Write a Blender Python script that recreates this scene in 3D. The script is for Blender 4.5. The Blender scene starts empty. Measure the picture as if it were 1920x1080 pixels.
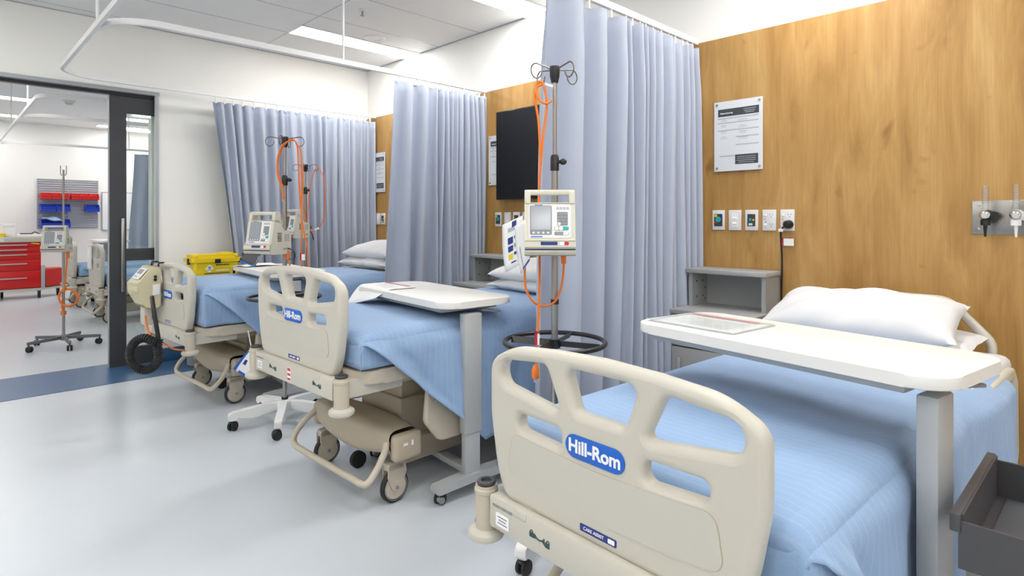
import bpy, bmesh, math, random
from mathutils import Matrix, Vector
random.seed(7)
PI = math.pi
SC = bpy.context.scene
COL = SC.collection

# ---------------------------------------------------------------- camera, world, exposure
cam_d = bpy.data.cameras.new('camera')
cam = bpy.data.objects.new('camera', cam_d)
COL.objects.link(cam)
TH = math.radians(44.45)
cam.location = (0, 0, 1.22)
cam.rotation_euler = (PI / 2, 0, -TH)
cam_d.sensor_fit = 'HORIZONTAL'
cam_d.sensor_width = 36
cam_d.lens = 1107.0 / 1920 * 36
cam_d.shift_y = -(540 - 410.5) / 1920
cam_d.clip_start = 0.05
SC.camera = cam
SC.view_settings.view_transform = 'Standard'
SC.view_settings.look = 'None'
SC.view_settings.gamma = 1
SC.view_settings.use_curve_mapping = False
SC.view_settings.exposure = 0.8
wd = bpy.data.worlds.new('world')
SC.world = wd
wd.use_nodes = True
wd.node_tree.nodes['Background'].inputs[0].default_value = (0.9, 0.95, 1, 1)
wd.node_tree.nodes['Background'].inputs[1].default_value = 0.6
LAMP = 13.0          # strength of the ceiling light panels

XW, YF, ZC, YB = 3.38, 5.69, 2.83, 12.7      # headwall, door wall, ceiling, far wall of next room

# ---------------------------------------------------------------- materials
def lin(h):
    h = h.lstrip('#')
    out = []
    for i in (0, 2, 4):
        c = int(h[i:i + 2], 16) / 255
        out.append(c / 12.92 if c <= .04045 else ((c + .055) / 1.055) ** 2.4)
    return (*out, 1)
def mat(name, col, rough=.5, metal=0, spec=.5, noise=0, nscale=20, bump=0, bscale=200, emit=None, es=0, sheen=0, sub=0):
    m = bpy.data.materials.new(name)
    m.use_nodes = True
    nt = m.node_tree
    b = nt.nodes['Principled BSDF']
    c = lin(col) if isinstance(col, str) else col
    b.inputs['Base Color'].default_value = c
    b.inputs['Roughness'].default_value = rough
    b.inputs['Metallic'].default_value = metal
    b.inputs['Specular IOR Level'].default_value = spec
    if sheen:
        b.inputs['Sheen Weight'].default_value = sheen
    if emit:
        b.inputs['Emission Color'].default_value = lin(emit)
        b.inputs['Emission Strength'].default_value = es
    if noise or bump:
        tc = nt.nodes.new('ShaderNodeTexCoord')
    if noise:
        n = nt.nodes.new('ShaderNodeTexNoise')
        n.inputs['Scale'].default_value = nscale
        n.inputs['Detail'].default_value = 4
        nt.links.new(tc.outputs['Object'], n.inputs['Vector'])
        mx = nt.nodes.new('ShaderNodeMix')
        mx.data_type = 'RGBA'
        mx.inputs[6].default_value = tuple(v * (1 - noise) for v in c[:3]) + (1,)
        mx.inputs[7].default_value = tuple(min(1, v * (1 + noise)) for v in c[:3]) + (1,)
        nt.links.new(n.outputs['Fac'], mx.inputs[0])
        nt.links.new(mx.outputs[2], b.inputs['Base Color'])
    if bump:
        n2 = nt.nodes.new('ShaderNodeTexNoise')
        n2.inputs['Scale'].default_value = bscale
        nt.links.new(tc.outputs['Object'], n2.inputs['Vector'])
        bp = nt.nodes.new('ShaderNodeBump')
        bp.inputs['Strength'].default_value = bump
        bp.inputs['Distance'].default_value = .002
        nt.links.new(n2.outputs['Fac'], bp.inputs['Height'])
        nt.links.new(bp.outputs['Normal'], b.inputs['Normal'])
    return m
def wood_mat():
    m = mat('oak_laminate', '#c1925a', .42, spec=.35)
    nt = m.node_tree
    b = nt.nodes['Principled BSDF']
    tc = nt.nodes.new('ShaderNodeTexCoord')
    def nz(sc, scale, detail=5, dist=0, rough=.6):
        mp = nt.nodes.new('ShaderNodeMapping')
        mp.inputs['Scale'].default_value = sc
        nt.links.new(tc.outputs['Object'], mp.inputs['Vector'])
        n = nt.nodes.new('ShaderNodeTexNoise')
        n.inputs['Scale'].default_value = scale
        n.inputs['Detail'].default_value = detail
        n.inputs['Distortion'].default_value = dist
        n.inputs['Roughness'].default_value = rough
        nt.links.new(mp.outputs['Vector'], n.inputs['Vector'])
        return n
    a = nz((1, 4.5, .8), 1.5, 7, .9)
    r = nt.nodes.new('ShaderNodeValToRGB')
    e = r.color_ramp.elements
    e[0].position = .30; e[0].color = lin('#a67d45')
    e[1].position = .72; e[1].color = lin('#cda76c')
    x = e.new(.5); x.color = lin('#bb9156')
    nt.links.new(a.outputs['Fac'], r.inputs['Fac'])
    g = nz((1, 70, 1.6), 2.2, 4, .3)
    mx = nt.nodes.new('ShaderNodeMix'); mx.data_type = 'RGBA'; mx.blend_type = 'MULTIPLY'
    mx.inputs[0].default_value = .42
    rg = nt.nodes.new('ShaderNodeValToRGB')
    rg.color_ramp.elements[0].position = .3; rg.color_ramp.elements[0].color = (.72, .68, .6, 1)
    rg.color_ramp.elements[1].position = .6; rg.color_ramp.elements[1].color = (1, 1, 1, 1)
    nt.links.new(g.outputs['Fac'], rg.inputs['Fac'])
    nt.links.new(r.outputs['Color'], mx.inputs[6]); nt.links.new(rg.outputs['Color'], mx.inputs[7])
    # small knots
    k = nz((1, 2.0, 1.3), 3.6, 2, .3)
    rk = nt.nodes.new('ShaderNodeValToRGB')
    rk.color_ramp.elements[0].position = .24; rk.color_ramp.elements[0].color = (.55, .47, .38, 1)
    rk.color_ramp.elements[1].position = .33; rk.color_ramp.elements[1].color = (1, 1, 1, 1)
    nt.links.new(k.outputs['Fac'], rk.inputs['Fac'])
    m2 = nt.nodes.new('ShaderNodeMix'); m2.data_type = 'RGBA'; m2.blend_type = 'MULTIPLY'; m2.inputs[0].default_value = .7
    nt.links.new(mx.outputs[2], m2.inputs[6]); nt.links.new(rk.outputs['Color'], m2.inputs[7])
    nt.links.new(m2.outputs[2], b.inputs['Base Color'])
    return m
def weave_mat(name, col, scale, amt, bump, axes='XZ', rough=.85):
    m = mat(name, col, rough, spec=.2, sheen=.15)
    nt = m.node_tree
    b = nt.nodes['Principled BSDF']
    tc = nt.nodes.new('ShaderNodeTexCoord')
    hs = []
    for d in axes:
        w = nt.nodes.new('ShaderNodeTexWave')
        w.bands_direction = d
        w.inputs['Scale'].default_value = scale
        w.inputs['Distortion'].default_value = 1.2
        w.inputs['Detail'].default_value = 2
        nt.links.new(tc.outputs['Object'], w.inputs['Vector'])
        hs.append(w)
    ad = nt.nodes.new('ShaderNodeMath'); ad.operation = 'ADD'
    nt.links.new(hs[0].outputs['Fac'], ad.inputs[0]); nt.links.new(hs[1].outputs['Fac'], ad.inputs[1])
    bp = nt.nodes.new('ShaderNodeBump')
    bp.inputs['Strength'].default_value = bump; bp.inputs['Distance'].default_value = .003
    nt.links.new(ad.outputs[0], bp.inputs['Height']); nt.links.new(bp.outputs['Normal'], b.inputs['Normal'])
    n = nt.nodes.new('ShaderNodeTexNoise'); n.inputs['Scale'].default_value = 9; n.inputs['Detail'].default_value = 6
    nt.links.new(tc.outputs['Object'], n.inputs['Vector'])
    c = lin(col)
    mx = nt.nodes.new('ShaderNodeMix'); mx.data_type = 'RGBA'
    mx.inputs[6].default_value = tuple(v * (1 - amt) for v in c[:3]) + (1,)
    mx.inputs[7].default_value = tuple(min(1, v * (1 + amt)) for v in c[:3]) + (1,)
    nt.links.new(n.outputs['Fac'], mx.inputs[0]); nt.links.new(mx.outputs[2], b.inputs['Base Color'])
    return m
def blanket_mat():
    m = weave_mat('blue_cotton', '#93afd3', 150, .05, .15, 'XY')
    nt = m.node_tree
    b = nt.nodes['Principled BSDF']
    tc = next(n for n in nt.nodes if n.type == 'TEX_COORD')
    # pale woven threads across the cloth
    w = nt.nodes.new('ShaderNodeTexWave'); w.bands_direction = 'X'
    w.inputs['Scale'].default_value = 11; w.inputs['Distortion'].default_value = .5; w.inputs['Detail'].default_value = 1
    nt.links.new(tc.outputs['Object'], w.inputs['Vector'])
    r = nt.nodes.new('ShaderNodeValToRGB')
    r.color_ramp.elements[0].position = .86; r.color_ramp.elements[0].color = (0, 0, 0, 1)
    r.color_ramp.elements[1].position = 1; r.color_ramp.elements[1].color = (.10, .10, .10, 1)
    nt.links.new(w.outputs['Fac'], r.inputs['Fac'])
    src = b.inputs['Base Color'].links[0].from_socket
    mx = nt.nodes.new('ShaderNodeMix'); mx.data_type = 'RGBA'
    mx.inputs[7].default_value = lin('#d5e2f2')
    nt.links.new(r.outputs['Color'], mx.inputs[0]); nt.links.new(src, mx.inputs[6]); nt.links.new(mx.outputs[2], b.inputs['Base Color'])
    # soft crumples
    old = b.inputs['Normal'].links[0].from_socket
    n = nt.nodes.new('ShaderNodeTexNoise'); n.inputs['Scale'].default_value = 22; n.inputs['Detail'].default_value = 3
    nt.links.new(tc.outputs['Object'], n.inputs['Vector'])
    bp = nt.nodes.new('ShaderNodeBump'); bp.inputs['Strength'].default_value = .35; bp.inputs['Distance'].default_value = .012
    nt.links.new(n.outputs['Fac'], bp.inputs['Height']); nt.links.new(old, bp.inputs['Normal'])
    nt.links.new(bp.outputs['Normal'], b.inputs['Normal'])
    return m
def glass_mat(name, tint=(1, 1, 1, 1), alpha=.12):
    m = bpy.data.materials.new(name); m.use_nodes = True
    nt = m.node_tree; nt.nodes.clear()
    o = nt.nodes.new('ShaderNodeOutputMaterial')
    t = nt.nodes.new('ShaderNodeBsdfTransparent'); t.inputs[0].default_value = tint
    g = nt.nodes.new('ShaderNodeBsdfGlossy'); g.inputs['Roughness'].default_value = .03
    x = nt.nodes.new('ShaderNodeMixShader'); x.inputs[0].default_value = alpha
    nt.links.new(t.outputs[0], x.inputs[1]); nt.links.new(g.outputs[0], x.inputs[2]); nt.links.new(x.outputs[0], o.inputs[0])
    return m
M = {}
M['wall'] = mat('wall_paint', '#f5f4f0', .7, noise=.01, nscale=3)
M['ceiling'] = mat('ceiling_tile', '#ececec', .9, noise=.02, nscale=60)
M['floor'] = mat('vinyl_floor', '#ccd2d9', .28, spec=.5, noise=.03, nscale=5, bump=.04, bscale=40)
M['strip'] = mat('blue_vinyl', '#3f6289', .33, noise=.08, nscale=8)
M['skirt'] = mat('blue_skirting', '#2c567d', .4)
M['wood'] = wood_mat()
M['curtain'] = weave_mat('curtain_cloth', '#b2bacb', 260, .03, .12)
M['blanket'] = blanket_mat()
M['linen'] = mat('white_linen', '#dcdcde', .85, spec=.2, bump=.6, bscale=14)
M['navy'] = mat('navy_vinyl', '#31456b', .6)
M['cream'] = mat('cream_plastic', '#c8c4b8', .38, spec=.45)
M['putty'] = mat('grey_putty_panel', '#c6c3b8', .45)
M['beige'] = mat('beige_plastic', '#c2b9a8', .45)
M['tan'] = mat('tan_plastic', '#b6aa96', .5)
M['grey_lam'] = mat('grey_laminate', '#a7a8a8', .5, noise=.04, nscale=40)
M['grey_dk'] = mat('grey_shadowline', '#55585b', .6)
M['white_lam'] = mat('white_laminate', '#ebe9e4', .4)
M['silver'] = mat('silver_paint', '#b7b9bb', .4, metal=.15)
M['steel'] = mat('stainless', '#a3a09b', .28, metal=.9)
M['hooksteel'] = mat('hook_steel', '#7d7873', .3, metal=.75)
M['chrome'] = mat('chrome', '#d8d8d8', .12, metal=1)
M['rubber'] = mat('black_rubber', '#1d1e20', .55)
M['black'] = mat('black_plastic', '#1c1c1f', .3)
M['dkgrey'] = mat('dark_grey', '#3d3e42', .5)
M['whitep'] = mat('white_plastic', '#e9e9ea', .4)
M['greyp'] = mat('grey_plastic', '#8f9294', .5)
M['orange'] = mat('orange_cable', '#ec7a24', .45)
M['red'] = mat('red_paint', '#cf1713', .35)
M['redbin'] = mat('red_bin_plastic', '#e0221b', .4)
M['bluebin'] = mat('blue_bin_plastic', '#1740c4', .4)
M['yellow'] = mat('yellow_plastic', '#f2d312', .4)
M['pump'] = mat('pump_casing', '#d3d0c0', .4)
M['screen'] = mat('pump_screen', '#9a9fa6', .12)
M['screen_dk'] = mat('dark_screen', '#6b625a', .15)
M['tv'] = mat('tv_panel', '#131315', .3, noise=.2, nscale=3)
M['lblue'] = mat('label_blue', '#0f5fc4', .4)
M['nblue'] = mat('display_navy', '#1c2f80', .4)
M['white'] = mat('label_white', '#f6f6f6', .5)
M['ink'] = mat('label_ink', '#2a4a48', .5)
M['teal'] = mat('key_teal', '#23b3a8', .4)
M['keyred'] = mat('key_red', '#c22b3a', .4)
M['keygrey'] = mat('key_grey', '#8d9094', .5)
M['poster'] = mat('poster_sheet', '#e3e6ea', .25)
M['pdark'] = mat('poster_dark', '#454a4f', .4)
M['pgrey'] = mat('poster_grey', '#b9bcbf', .4)
M['amber'] = mat('amber_mark', '#f0a050', .4)
M['door'] = mat('charcoal_frame', '#3b3c40', .45)
M['alu'] = mat('aluminium_trim', '#aeb2b6', .4, metal=.4)
M['whitemetal'] = mat('white_metal', '#eeeeee', .35)
M['lamp_far'] = mat('lamp_diffuser_far', '#ffffff', .5, emit='#fdfbf7', es=LAMP * .65)
M['lamp'] = mat('lamp_diffuser', '#ffffff', .5, emit='#fdfbf7', es=LAMP)
M['glass'] = glass_mat('door_glass', (.96, .99, .98, 1), .08)
M['clear'] = glass_mat('clear_plastic', (.95, .96, .96, 1), .2)
M['film'] = glass_mat('clear_film', (.94, .95, .95, 1), .05)
M['oldcream'] = mat('yellowed_cream', '#d3caa8', .45)
M['greybase'] = mat('grey_base_metal', '#6c6e70', .4, metal=.3)
M['smoke'] = glass_mat('smoky_pocket', (.12, .13, .15, 1), .12)
M['peg'] = mat('louvre_grey', '#b6b8c0', .5)
M['tray'] = mat('charcoal_tray', '#4b4a4d', .5)
M['trayin'] = mat('tray_liner', '#5e6066', .6)

# ---------------------------------------------------------------- mesh helpers
class B:
    """collects shapes in one bmesh"""
    def __init__(s): s.bm = bmesh.new()
    def box(s, c, d, bev=0, rot=None, seg=2):
        mt = Matrix.Translation(c)
        if rot: mt = mt @ rot.to_4x4()
        mt = mt @ Matrix.Diagonal((d[0], d[1], d[2], 1))
        r = bmesh.ops.create_cube(s.bm, size=1, matrix=mt)
        if bev:
            es = {e for v in r['verts'] for e in v.link_edges}
            bmesh.ops.bevel(s.bm, geom=list(es), offset=bev, segments=seg, affect='EDGES', profile=.5)
        return s
    def bb(s, x0, x1, y0, y1, z0, z1, bev=0):
        return s.box(((x0 + x1) / 2, (y0 + y1) / 2, (z0 + z1) / 2), (abs(x1 - x0), abs(y1 - y0), abs(z1 - z0)), bev)
    def cyl(s, p0, p1, r0, r1=None, seg=20):
        p0, p1 = Vector(p0), Vector(p1)
        d = p1 - p0
        q = Vector((0, 0, 1)).rotation_difference(d)
        mt = Matrix.Translation((p0 + p1) / 2) @ q.to_matrix().to_4x4()
        bmesh.ops.create_cone(s.bm, cap_ends=True, segments=seg, radius1=r0, radius2=r0 if r1 is None else r1, depth=d.length, matrix=mt)
        return s
    def sph(s, c, r, sc=(1, 1, 1), u=16, v=10):
        bmesh.ops.create_uvsphere(s.bm, u_segments=u, v_segments=v, radius=r, matrix=Matrix.Translation(c) @ Matrix.Diagonal((*sc, 1)))
        return s
    def tube(s, path, r, seg=10, closed=False, sm=0, flat=1.0):
        P = [Vector(p) for p in path]
        if sm: P = catmull(P, sm, closed)
        n = len(P)
        rings = []
        up = Vector((0, 0, 1))
        prev = None
        for i in range(n):
            a = P[(i - 1) % n] if (closed or i) else P[0]
            b = P[(i + 1) % n] if (closed or i < n - 1) else P[-1]
            t = (b - a).normalized()
            if prev is None:
                x = t.orthogonal().normalized() if abs(t.dot(up)) > .9 else t.cross(up).normalized()
            else:
                x = (prev - t * prev.dot(t)).normalized()
            prev = x
            y = t.cross(x)
            rr = r[i * (len(r) - 1) // max(1, n - 1)] if isinstance(r, (list, tuple)) else r
            rings.append([s.bm.verts.new(P[i] + (x * math.cos(2 * PI * k / seg) + y * math.sin(2 * PI * k / seg) * flat) * rr) for k in range(seg)])
        m = n if closed else n - 1
        for i in range(m):
            A, Bq = rings[i], rings[(i + 1) % n]
            for k in range(seg):
                s.bm.faces.new((A[k], A[(k + 1) % seg], Bq[(k + 1) % seg], Bq[k]))
        if not closed:
            s.bm.faces.new(rings[0][::-1]); s.bm.faces.new(rings[-1])
        return s
    def lathe(s, prof, seg=24, mt=None):
        mt = mt or Matrix()
        rings = []
        for r, z in prof:
            if r < 1e-6: rings.append([s.bm.verts.new(mt @ Vector((0, 0, z)))])
            else: rings.append([s.bm.verts.new(mt @ Vector((r * math.cos(2 * PI * k / seg), r * math.sin(2 * PI * k / seg), z))) for k in range(seg)])
        for a, b in zip(rings, rings[1:]):
            for k in range(seg):
                k2 = (k + 1) % seg
                if len(a) == 1 and len(b) == 1: continue
                if len(a) == 1: s.bm.faces.new((a[0], b[k2], b[k]))
                elif len(b) == 1: s.bm.faces.new((a[k], a[k2], b[0]))
                else: s.bm.faces.new((a[k], a[k2], b[k2], b[k]))
        return s
    def prism(s, pts, h0, h1, mt=None, bev=0):
        """polygon in local XY extruded along local Z from h0 to h1"""
        mt = mt or Matrix()
        a = [s.bm.verts.new(mt @ Vector((p[0], p[1], h0))) for p in pts]
        b = [s.bm.verts.new(mt @ Vector((p[0], p[1], h1))) for p in pts]
        n = len(pts)
        fs = [s.bm.faces.new(a[::-1]), s.bm.faces.new(b)]
        for i in range(n):
            fs.append(s.bm.faces.new((a[i], a[(i + 1) % n], b[(i + 1) % n], b[i])))
        if bev:
            es = {e for f in fs for e in f.edges}
            bmesh.ops.bevel(s.bm, geom=list(es), offset=bev, segments=2, affect='EDGES', profile=.5)
        return s
    def grid(s, f, nu, nv):
        """surface from f(i/nu, j/nv)"""
        V = [[s.bm.verts.new(f(i / nu, j / nv)) for j in range(nv + 1)] for i in range(nu + 1)]
        for i in range(nu):
            for j in range(nv):
                s.bm.faces.new((V[i][j], V[i + 1][j], V[i + 1][j + 1], V[i][j + 1]))
        return s
    def xf(s, mt):
        bmesh.ops.transform(s.bm, matrix=mt, verts=s.bm.verts); return s
def catmull(P, k, closed=False):
    out = []
    n = len(P)
    for i in range(n if closed else n - 1):
        g = lambda j: P[j % n] if closed else P[max(0, min(n - 1, j))]
        p0, p1, p2, p3 = g(i - 1), g(i), g(i + 1), g(i + 2)
        for q in range(k):
            t = q / k
            out.append(.5 * ((2 * p1) + (p2 - p0) * t + (2 * p0 - 5 * p1 + 4 * p2 - p3) * t * t + (3 * p1 - p0 - 3 * p2 + p3) * t ** 3))
    if not closed: out.append(P[-1].copy())
    return out
def finish_mesh(me, m, angle=35):
    for p in me.polygons: p.use_smooth = True
    try: me.set_sharp_from_angle(angle=math.radians(angle))
    except Exception: pass
    me.materials.clear()
    me.materials.append(M[m] if isinstance(m, str) else m)
def obj(name, b, m, parent=None, loc=(0, 0, 0), rz=0, angle=35):
    me = bpy.data.meshes.new(name)
    bmesh.ops.recalc_face_normals(b.bm, faces=b.bm.faces)
    b.bm.to_mesh(me); b.bm.free()
    finish_mesh(me, m, angle)
    o = bpy.data.objects.new(name, me)
    COL.objects.link(o)
    o.location = loc; o.rotation_euler = (0, 0, rz)
    if parent: o.parent = parent
    return o
def tag(o, label, cat, group=None):
    o['label'] = label; o['category'] = cat
    if group: o['group'] = group
    return o
def thing(name, label, cat, loc=(0, 0, 0), rz=0, group=None):
    o = bpy.data.objects.new(name, None)
    o.empty_display_size = .1
    COL.objects.link(o)
    o.location = loc; o.rotation_euler = (0, 0, rz)
    return tag(o, label, cat, group)
def struct(name, b, m):
    o = obj(name, b, m); o['kind'] = 'structure'; return o
def dup(src, loc=None, rz=None, label=None, skip=()):
    r = src.copy(); COL.objects.link(r)
    if loc is not None: r.location = loc
    if rz is not None: r.rotation_euler = (0, 0, rz)
    if label: r['label'] = label
    def rec(a, bq):
        for ch in list(a.children):
            if ch.name.split('.')[0] in skip: continue
            c = ch.copy(); COL.objects.link(c); c.parent = bq
            rec(ch, c)
    rec(src, r)
    return r
# map picture-plane axes of things seen on a wall to the world
FRONT_X = Matrix(((0, 0, -1, 0), (-1, 0, 0, 0), (0, 1, 0, 0), (0, 0, 0, 1)))   # seen looking +x
FRONT_Y = Matrix(((1, 0, 0, 0), (0, 0, -1, 0), (0, 1, 0, 0), (0, 0, 0, 1)))    # seen looking +y
def rpoly(pts, r, k=6):
    """fillet the corners of a polygon; r one radius or one per corner"""
    n = len(pts); out = []
    for i in range(n):
        p = Vector(pts[i]); a = Vector(pts[i - 1]) - p; b = Vector(pts[(i + 1) % n]) - p
        rr = r[i] if isinstance(r, (list, tuple)) else r
        ang = a.angle(b)
        if rr <= 0 or ang > 3.1: out.append(tuple(p)); continue
        t = min(rr / math.tan(ang / 2), a.length * .48, b.length * .48)
        rr = t * math.tan(ang / 2)
        p1, p2 = p + a.normalized() * t, p + b.normalized() * t
        c = p + (a.normalized() + b.normalized()).normalized() * (rr / math.sin(ang / 2))
        a1 = math.atan2(p1.y - c.y, p1.x - c.x); a2 = math.atan2(p2.y - c.y, p2.x - c.x)
        d = (a2 - a1 + PI) % (2 * PI) - PI
        for j in range(k + 1):
            q = a1 + d * j / k
            out.append((c.x + rr * math.cos(q), c.y + rr * math.sin(q)))
    return out
def plate(name, outer, holes, ext, bev, m, parent=None, mt=None, res=3, loc=(0, 0, 0), rz=0):
    """flat shape with holes and rounded edges; outlines in local XY, thickness along local Z"""
    cu = bpy.data.curves.new(name, 'CURVE')
    cu.dimensions = '2D'; cu.fill_mode = 'BOTH'
    cu.extrude = ext; cu.bevel_depth = bev; cu.bevel_resolution = res; cu.offset = -bev
    for pl in [outer] + holes:
        sp = cu.splines.new('POLY'); sp.points.add(len(pl) - 1); sp.use_cyclic_u = True
        for q, p in zip(sp.points, pl): q.co = (p[0], p[1], 0, 1)
    t = bpy.data.objects.new(name, cu)
    me = bpy.data.meshes.new_from_object(t)
    bpy.data.objects.remove(t); bpy.data.curves.remove(cu)
    me.name = name
    if mt: me.transform(mt)
    finish_mesh(me, m, 40)
    o = bpy.data.objects.new(name, me); COL.objects.link(o)
    o.location = loc; o.rotation_euler = (0, 0, rz)
    if parent: o.parent = parent
    return o
def text_mesh(body, size, mt, ext=.0004, bold=0):
    cu = bpy.data.curves.new('text', 'FONT')
    cu.body = body; cu.size = size; cu.align_x = 'CENTER'; cu.align_y = 'CENTER'; cu.extrude = ext; cu.offset = bold
    cu.resolution_u = 4
    t = bpy.data.objects.new('text', cu)
    me = bpy.data.meshes.new_from_object(t)
    bpy.data.objects.remove(t); bpy.data.curves.remove(cu)
    me.transform(mt)
    return me
def text(name, body, size, mt, m, parent=None, bold=0):
    me = text_mesh(body, size, mt, bold=bold)
    finish_mesh(me, m)
    me.name = name
    o = bpy.data.objects.new(name, me); COL.objects.link(o)
    if parent: o.parent = parent
    return o
def rrect(w, h, r, k=6, cx=0, cy=0):
    return rpoly([(cx - w / 2, cy - h / 2), (cx + w / 2, cy - h / 2), (cx + w / 2, cy + h / 2), (cx - w / 2, cy + h / 2)], r, k)
def T(x, y, z): return Matrix.Translation((x, y, z))
def sstep(t): t = max(0, min(1, t)); return t * t * (3 - 2 * t)
# ---------------------------------------------------------------- the setting
XL, YN = -3.2, -2.6
struct('floor', B().bb(XL, XW + .1, YN, YB + .1, -.1, 0), 'floor')
struct('trim_1', B().bb(XL, XW, 5.19, 5.915, .0005, .003), 'strip')            # blue vinyl band on the floor at the doorway
struct('ceiling', B().bb(XL - .1, XW + .1, YN, YB + .1, ZC, ZC + .1), 'ceiling')
g = B()
for k in range(-12, 16):
    y = 4.99 - .576 * k
    if YN < y < 5.6: g.bb(XL, XW, y - .004, y + .004, ZC - .0012, ZC + .001)
for x in (2.19, .99, -.21, -1.41, -2.61):
    g.bb(x - .004, x + .004, YN, YF, ZC - .0012, ZC + .001)
struct('trim_2', g, 'alu')                                                    # ceiling grid
struct('trim_3', B().bb(XW - .008, XW, YN, YF, ZC - .008, ZC).bb(XL, XW, YF - .008, YF, ZC - .008, ZC), 'silver')
struct('wall_right', B().bb(XW, XW + .1, YN, YB + .1, 0, ZC), 'wall')
struct('wall_left', B().bb(XL - .1, XL, YN, YB + .1, 0, ZC), 'wall')
struct('wall_near', B().bb(XL, XW, YN - .1, YN, 0, ZC), 'wall')
JX, HD = 1.345, 2.262
w = B().bb(JX, XW, YF, YF + .02, 0, ZC).bb(JX, XW, YF + .12, YF + .22, 0, ZC)
w.bb(-1.6, JX, YF, YF + .22, HD + .03, ZC).bb(XL, -1.6, YF, YF + .22, 0, ZC)
struct('wall_back', w, 'wall')
struct('wall_far', B().bb(XL, XW, YB, YB + .1, 0, ZC), 'wall')
struct('trim_4', B().bb(-1.6, JX + .03, YF - .012, YF + .22, HD, HD + .03).bb(JX, JX + .025, YF - .012, YF, 0, HD).bb(-1.6, -1.575, YF - .012, YF + .22, 0, HD), 'alu')
struct('trim_5', B().bb(-1.575, JX, YF + .045, YF + .10, HD - .025, HD), 'black')
struct('baseboard_back', B().bb(JX + .025, XW - .002, YF - .010, YF, .003, .115, .003), 'skirt')
struct('wall_panel_trim_6', B().bb(XW - .016, XW, YN, YF - .002, .1, 2.30), 'wood').name = 'trim_6'
struct('baseboard_right', B().bb(XW - .010, XW, YN, YF - .02, .003, .1), 'skirt')
XP = XW - .016                                                                   # face of the timber panelling

# sliding door leaf
d = thing('sliding_door', 'charcoal framed glass sliding door half open in the white wall', 'door', (0, YF + .052, 0))
g = B()
x0, x1, z0, z1 = 1.03, 2.05, .012, 2.235
g.bb(x0, x0 + .118, 0, .04, z0, z1).bb(x1 - .118, x1, 0, .04, z0, z1)
g.bb(x0 + .118, x1 - .118, 0, .04, 2.10, z1).bb(x0 + .118, x1 - .118, 0, .04, .872, .972).bb(x0 + .118, x1 - .118, 0, .04, z0, .15)
obj('frame', g, 'door', d)
obj('glass_pane', B().bb(x0 + .118, x1 - .118, .017, .023, .972, 2.10), 'glass', d)
obj('glass_pane', B().bb(x0 + .118, x1 - .118, .017, .023, .15, .872), 'glass', d)
obj('edge_strip', B().bb(x0 - .006, x0, .004, .036, z0, z1), 'alu', d)
h = obj('handle', B().bb(1.105, 1.128, -.036, -.022, .62, 1.225, .003).bb(1.11, 1.123, -.022, .0, .68, .70).bb(1.11, 1.123, -.022, .0, 1.14, 1.16), 'steel', d)
h['label'] = 'long steel pull handle'
obj('bottom_guide', B().bb(x0, 1.34, -.008, 0, .004, .035), 'dkgrey', d)

# ceiling lamps: real light sources
lamps = []
def lamp(x, y, label, ln=1.17, wy=.25):
    lm = 'lamp' if y < YF else 'lamp_far'
    t = thing('ceiling_light', label, 'ceiling light', (x, y, ZC), group='recessed ceiling light panels')
    obj('diffuser', B().bb(-ln / 2, ln / 2, -wy / 2, wy / 2, -.010, -.004), lm, t)
    obj('frame', B().bb(-ln / 2 - .012, ln / 2 + .012, -wy / 2 - .012, -wy / 2, -.011, 0).bb(-ln / 2 - .012, ln / 2 + .012, wy / 2, wy / 2 + .012, -.011, 0)
        .bb(-ln / 2 - .012, -ln / 2, -wy / 2, wy / 2, -.011, 0).bb(ln / 2, ln / 2 + .012, -wy / 2, wy / 2, -.011, 0), 'whitemetal', t)
lamp(2.775, 4.845, 'lit ceiling panel nearest the corner between headwall and door wall')
lamp(2.775, 3.15, 'lit ceiling panel above the middle bed beside the tall curtain')
OUT = 'ceiling light panel outside the picture'
for x, y in ((2.775, 1.0), (2.775, -.9), (-1.0, 4.845), (-1.0, 2.6), (-1.0, .4), (-2.3, 3.6), (.6, -1.6), (.9, .9), (-1.0, -1.6)): lamp(x, y, OUT)
lamp(.38, 10.25, 'nearer long ceiling light seen through the doorway at the left')
lamp(.38, 12.0, 'farther long ceiling light seen through the doorway at the left')
lamp(2.6, 11.1, 'short bright ceiling light seen through the upper door glass')
lamp(2.6, 12.2, 'lower bright ceiling strip seen through the upper door glass')
for x, y in ((.1, 7.2), (-1.6, 8.8), (2.6, 8.2), (-1.6, 11)): lamp(x, y, OUT)

t = thing('smoke_detector', 'round white smoke detector on ceiling of the room beyond the doorway', 'smoke detector', (1.33, 10.0, ZC))
obj('base', B().cyl((0, 0, -.02), (0, 0, 0), .075, seg=24), 'whitep', t); obj('sensor_head', B().cyl((0, 0, -.05), (0, 0, -.02), .035, .055), 'cream', t)
t = thing('sprinkler_head', 'small brass sprinkler hanging from the ceiling beside the grid line', 'sprinkler', (2.36, 4.05, ZC))
obj('rose', B().lathe([(0, -.012), (.02, -.01), (.038, -.001), (0, 0)]), 'whitep', t); obj('nozzle', B().cyl((0, 0, -.045), (0, 0, -.012), .007).cyl((0, 0, -.048), (0, 0, -.045), .016), 'steel', t)
t = thing('ceiling_speaker', 'round white ceiling speaker beside the far lit panel', 'speaker', (2.80, 4.60, ZC))
obj('rim', B().lathe([(.055, -.004), (.06, -.010), (.085, -.010), (.095, -.002), (.095, 0)], 32), 'whitep', t)
obj('grille', B().cyl((0, 0, -.006), (0, 0, -.002), .056, seg=32), 'ceiling', t)

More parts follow.
